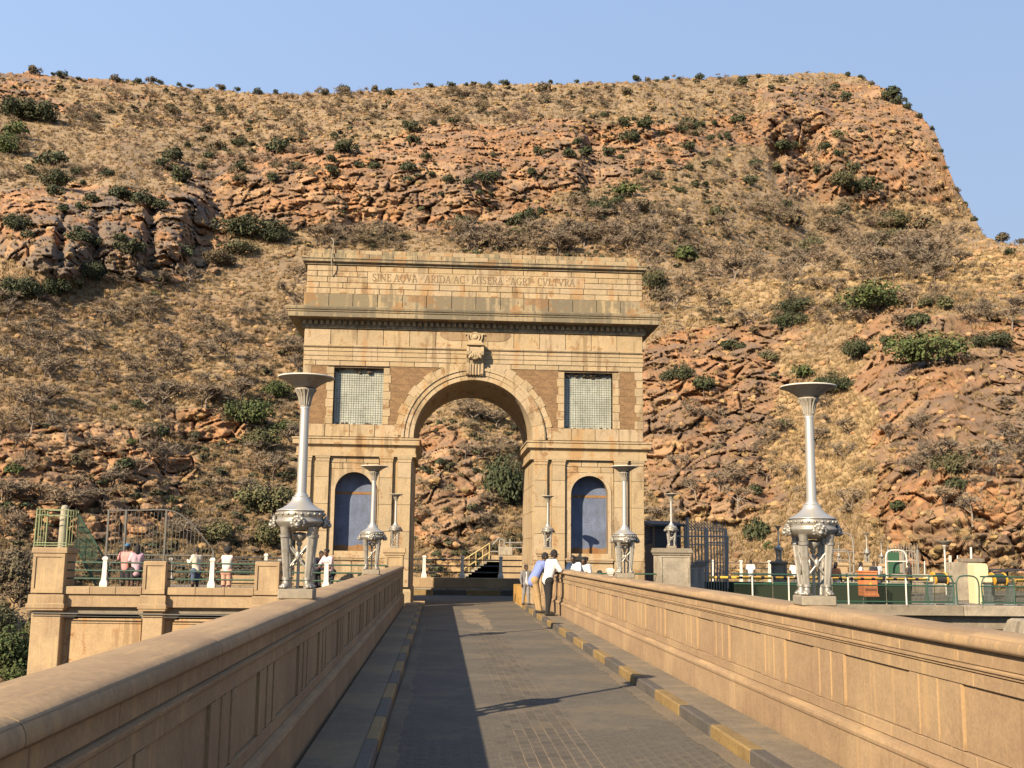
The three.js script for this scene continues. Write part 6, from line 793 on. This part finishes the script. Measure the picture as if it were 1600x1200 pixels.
person({ label: 'boy in grey jacket and grey trousers standing with one arm out', pos: [2.84, 0, -36.35], turn: 0.35, h: 1.30, arms: [[[-0.26, 1.16, 0.02], [-0.24, 0.92, 0.08]], [[0.40, 1.22, 0.10], [0.56, 1.20, 0.26]]], shirt: [0.19, 0.18, 0.18], tee: [0.72, 0.70, 0.68], sleeve: 'long', trousers: [0.23, 0.22, 0.22], shoes: [0.02, 0.02, 0.022], cell: 0.018, fine: 0.007, hand: 0.007, step: 0.06, headTurn: 0.5 });
// people on the right platform behind the parapet
{ const p = (px, z) => onZ(px, 900, z).x; const ar = [[[-0.26, 1.06, 0.26], [-0.06, 1.05, 0.46]], [[0.26, 1.06, 0.26], [0.06, 1.05, 0.46]]];
  person({ label: 'man in white and pale blue shirt leaning over rail right of the arch', pos: [p(899, -36.3), -0.01, -36.35], turn: -0.5, h: 1.72, lean: 0.5, hipBack: -0.15, arms: ar, shirt: [0.62, 0.68, 0.76], trousers: [0.04, 0.05, 0.08], shoes: [0.03, 0.03, 0.03], nod: 0.2 });
  person({ label: 'girl in white top with dark hair beside man at the rail', pos: [p(912, -36.3), -0.01, -36.3], turn: -0.2, h: 1.62, lean: 0.35, hipBack: -0.1, fem: 1, arms: ar, shirt: [0.74, 0.70, 0.68], trousers: [0.06, 0.06, 0.07], shoes: [0.03, 0.03, 0.03], hair: 'long', nod: 0.3, skin: skinM[1] });
  person({ label: 'woman in white blouse behind girl at rail, seen from the side', pos: [p(920, -36.8), -0.01, -36.9], turn: -1.0, h: 1.60, lean: 0.2, fem: 1, arms: [[[-0.24, 1.12, 0.1], [-0.2, 1.0, 0.3]], [[0.24, 1.12, 0.1], [0.2, 1.0, 0.3]]], shirt: [0.76, 0.74, 0.72], sleeve: 'long', trousers: [0.10, 0.09, 0.08], shoes: [0.03, 0.03, 0.03], hair: 'bun' });
  // people on the left terrace
  const fl = 0.12; const down = [[[-0.25, 1.18, -0.02], [-0.24, 0.94, 0.08]], [[0.25, 1.18, -0.02], [0.24, 0.94, 0.08]]];
  person({ label: 'man in pink shirt and blue cap seen from behind on terrace', pos: [p(196, -36.9), fl, -36.9], turn: Math.PI - 0.2, h: 1.70, arms: [[[-0.25, 1.17, 0.0], [-0.24, 0.95, 0.12]], [[0.27, 1.22, -0.06], [0.42, 1.14, -0.12]]], shirt: [0.66, 0.28, 0.25], trousers: [0.02, 0.02, 0.024], shorts: 1, shoes: [0.04, 0.04, 0.04], cap: [0.05, 0.16, 0.30], skin: skinM[1] });
  person({ label: 'woman in pale pink floral top hugging man in pink', pos: [p(212, -36.8), fl, -36.8], turn: Math.PI + 0.5, h: 1.66, fem: 1, arms: [[[-0.22, 1.2, 0.08], [-0.34, 1.14, 0.22]], [[0.25, 1.18, 0.02], [0.20, 0.98, 0.16]]], shirt: [0.64, 0.42, 0.47], shirtLow: 0.82, trousers: [0.03, 0.025, 0.03], shorts: 1, shoes: [0.05, 0.04, 0.04], hair: 'long', skin: skinM[1] });
  person({ label: 'woman in cream top and denim shorts raising a hand', pos: [p(306, -37.2), fl, -37.2], turn: Math.PI + 0.9, h: 1.62, fem: 1, arms: [[[-0.26, 1.18, 0.14], [-0.18, 1.36, 0.34]], [[0.24, 1.18, 0.10], [0.12, 1.30, 0.34]]], shirt: [0.72, 0.64, 0.50], sleeve: 'long', trousers: [0.07, 0.10, 0.17], shorts: 1, shoes: [0.3, 0.28, 0.26], hair: 'short', skin: skinM[1] });
  person({ label: 'woman with rounded afro in peach trousers on terrace', pos: [p(354, -36.7), fl, -36.7], turn: Math.PI, h: 1.62, fem: 1, arms: [[[-0.34, 1.24, 0.02], [-0.42, 1.16, 0.22]], [[0.34, 1.24, 0.02], [0.42, 1.16, 0.22]]], shirt: [0.74, 0.66, 0.58], sleeve: 'none', shirtLow: 1.04, trousers: [0.62, 0.34, 0.24], flare: 0.022, shoes: [0.03, 0.025, 0.025], hair: 'afro', skin: skinM[1] });
  person({ label: 'man in navy shirt at the rail just right of nearest left lamp', pos: [p(496, -36.5), fl, -36.6], turn: 0.7, h: 1.62, lean: 0.45, hipBack: -0.15, arms: [[[-0.26, 1.04, 0.26], [-0.06, 1.04, 0.46]], [[0.26, 1.04, 0.26], [0.06, 1.04, 0.46]]], shirt: [0.018, 0.022, 0.04], sleeve: 'long', trousers: [0.03, 0.03, 0.035], shoes: [0.03, 0.03, 0.03] });
  person({ label: 'woman in pink and white top leaning beside man in navy', pos: [p(513, -36.5), fl, -36.4], turn: -0.6, h: 1.66, lean: 0.35, hipBack: -0.12, fem: 1, arms: [[[-0.26, 1.06, 0.24], [-0.10, 1.08, 0.46]], [[0.26, 1.06, 0.24], [0.10, 1.08, 0.46]]], shirt: [0.72, 0.50, 0.52], trousers: [0.03, 0.03, 0.04], shoes: [0.03, 0.03, 0.03], hair: 'bun', skin: skinM[1] });
  // far figures on the walkway
  const q = (px, z) => onZ(px, 890, z).x, F = (label, px, z, turn, shirt, tr, hair) => person({ label, pos: [q(px, z), -0.25, z], turn, h: 1.68, fem: hair === 'short' ? 0 : 1, arms: down, shirt, trousers: tr, shoes: [0.03, 0.03, 0.03], hair, cell: 0.035, fine: 0.016, hand: 0.014 });
  F('far person in white top just left of the round lamp pillar', 1173, -62, 2.6, [0.75, 0.73, 0.7], [0.3, 0.3, 0.32], 'short');
  F('far woman with long dark hair in orange top', 1306, -50, 2.2, [0.60, 0.25, 0.10], [0.6, 0.58, 0.55], 'long');
  F('far person in white beside the woman in orange', 1298, -51.5, 0.5, [0.72, 0.70, 0.68], [0.08, 0.08, 0.1], 'short');
  F('far woman with reddish dark hair behind the orange box', 1345, -55, 1.2, [0.70, 0.66, 0.62], [0.1, 0.08, 0.08], 'long');
  F('far man in black between the two cream pillars', 1365, -58, 0.3, [0.03, 0.03, 0.035], [0.03, 0.03, 0.03], 'short');
  F('far person in grey white beside the right cream pillar', 1371, -60, -0.4, [0.5, 0.5, 0.5], [0.05, 0.05, 0.06], 'short');
  F('far person in dark clothes right of the white pipe hoop', 1420, -55, 0.8, [0.06, 0.05, 0.045], [0.04, 0.04, 0.04], 'short');
  F('far person in white right of the round lamp pillar', 1241, -60, -0.3, [0.72, 0.68, 0.64], [0.12, 0.1, 0.1], 'bun');
}
renderer.render(scene, camera);
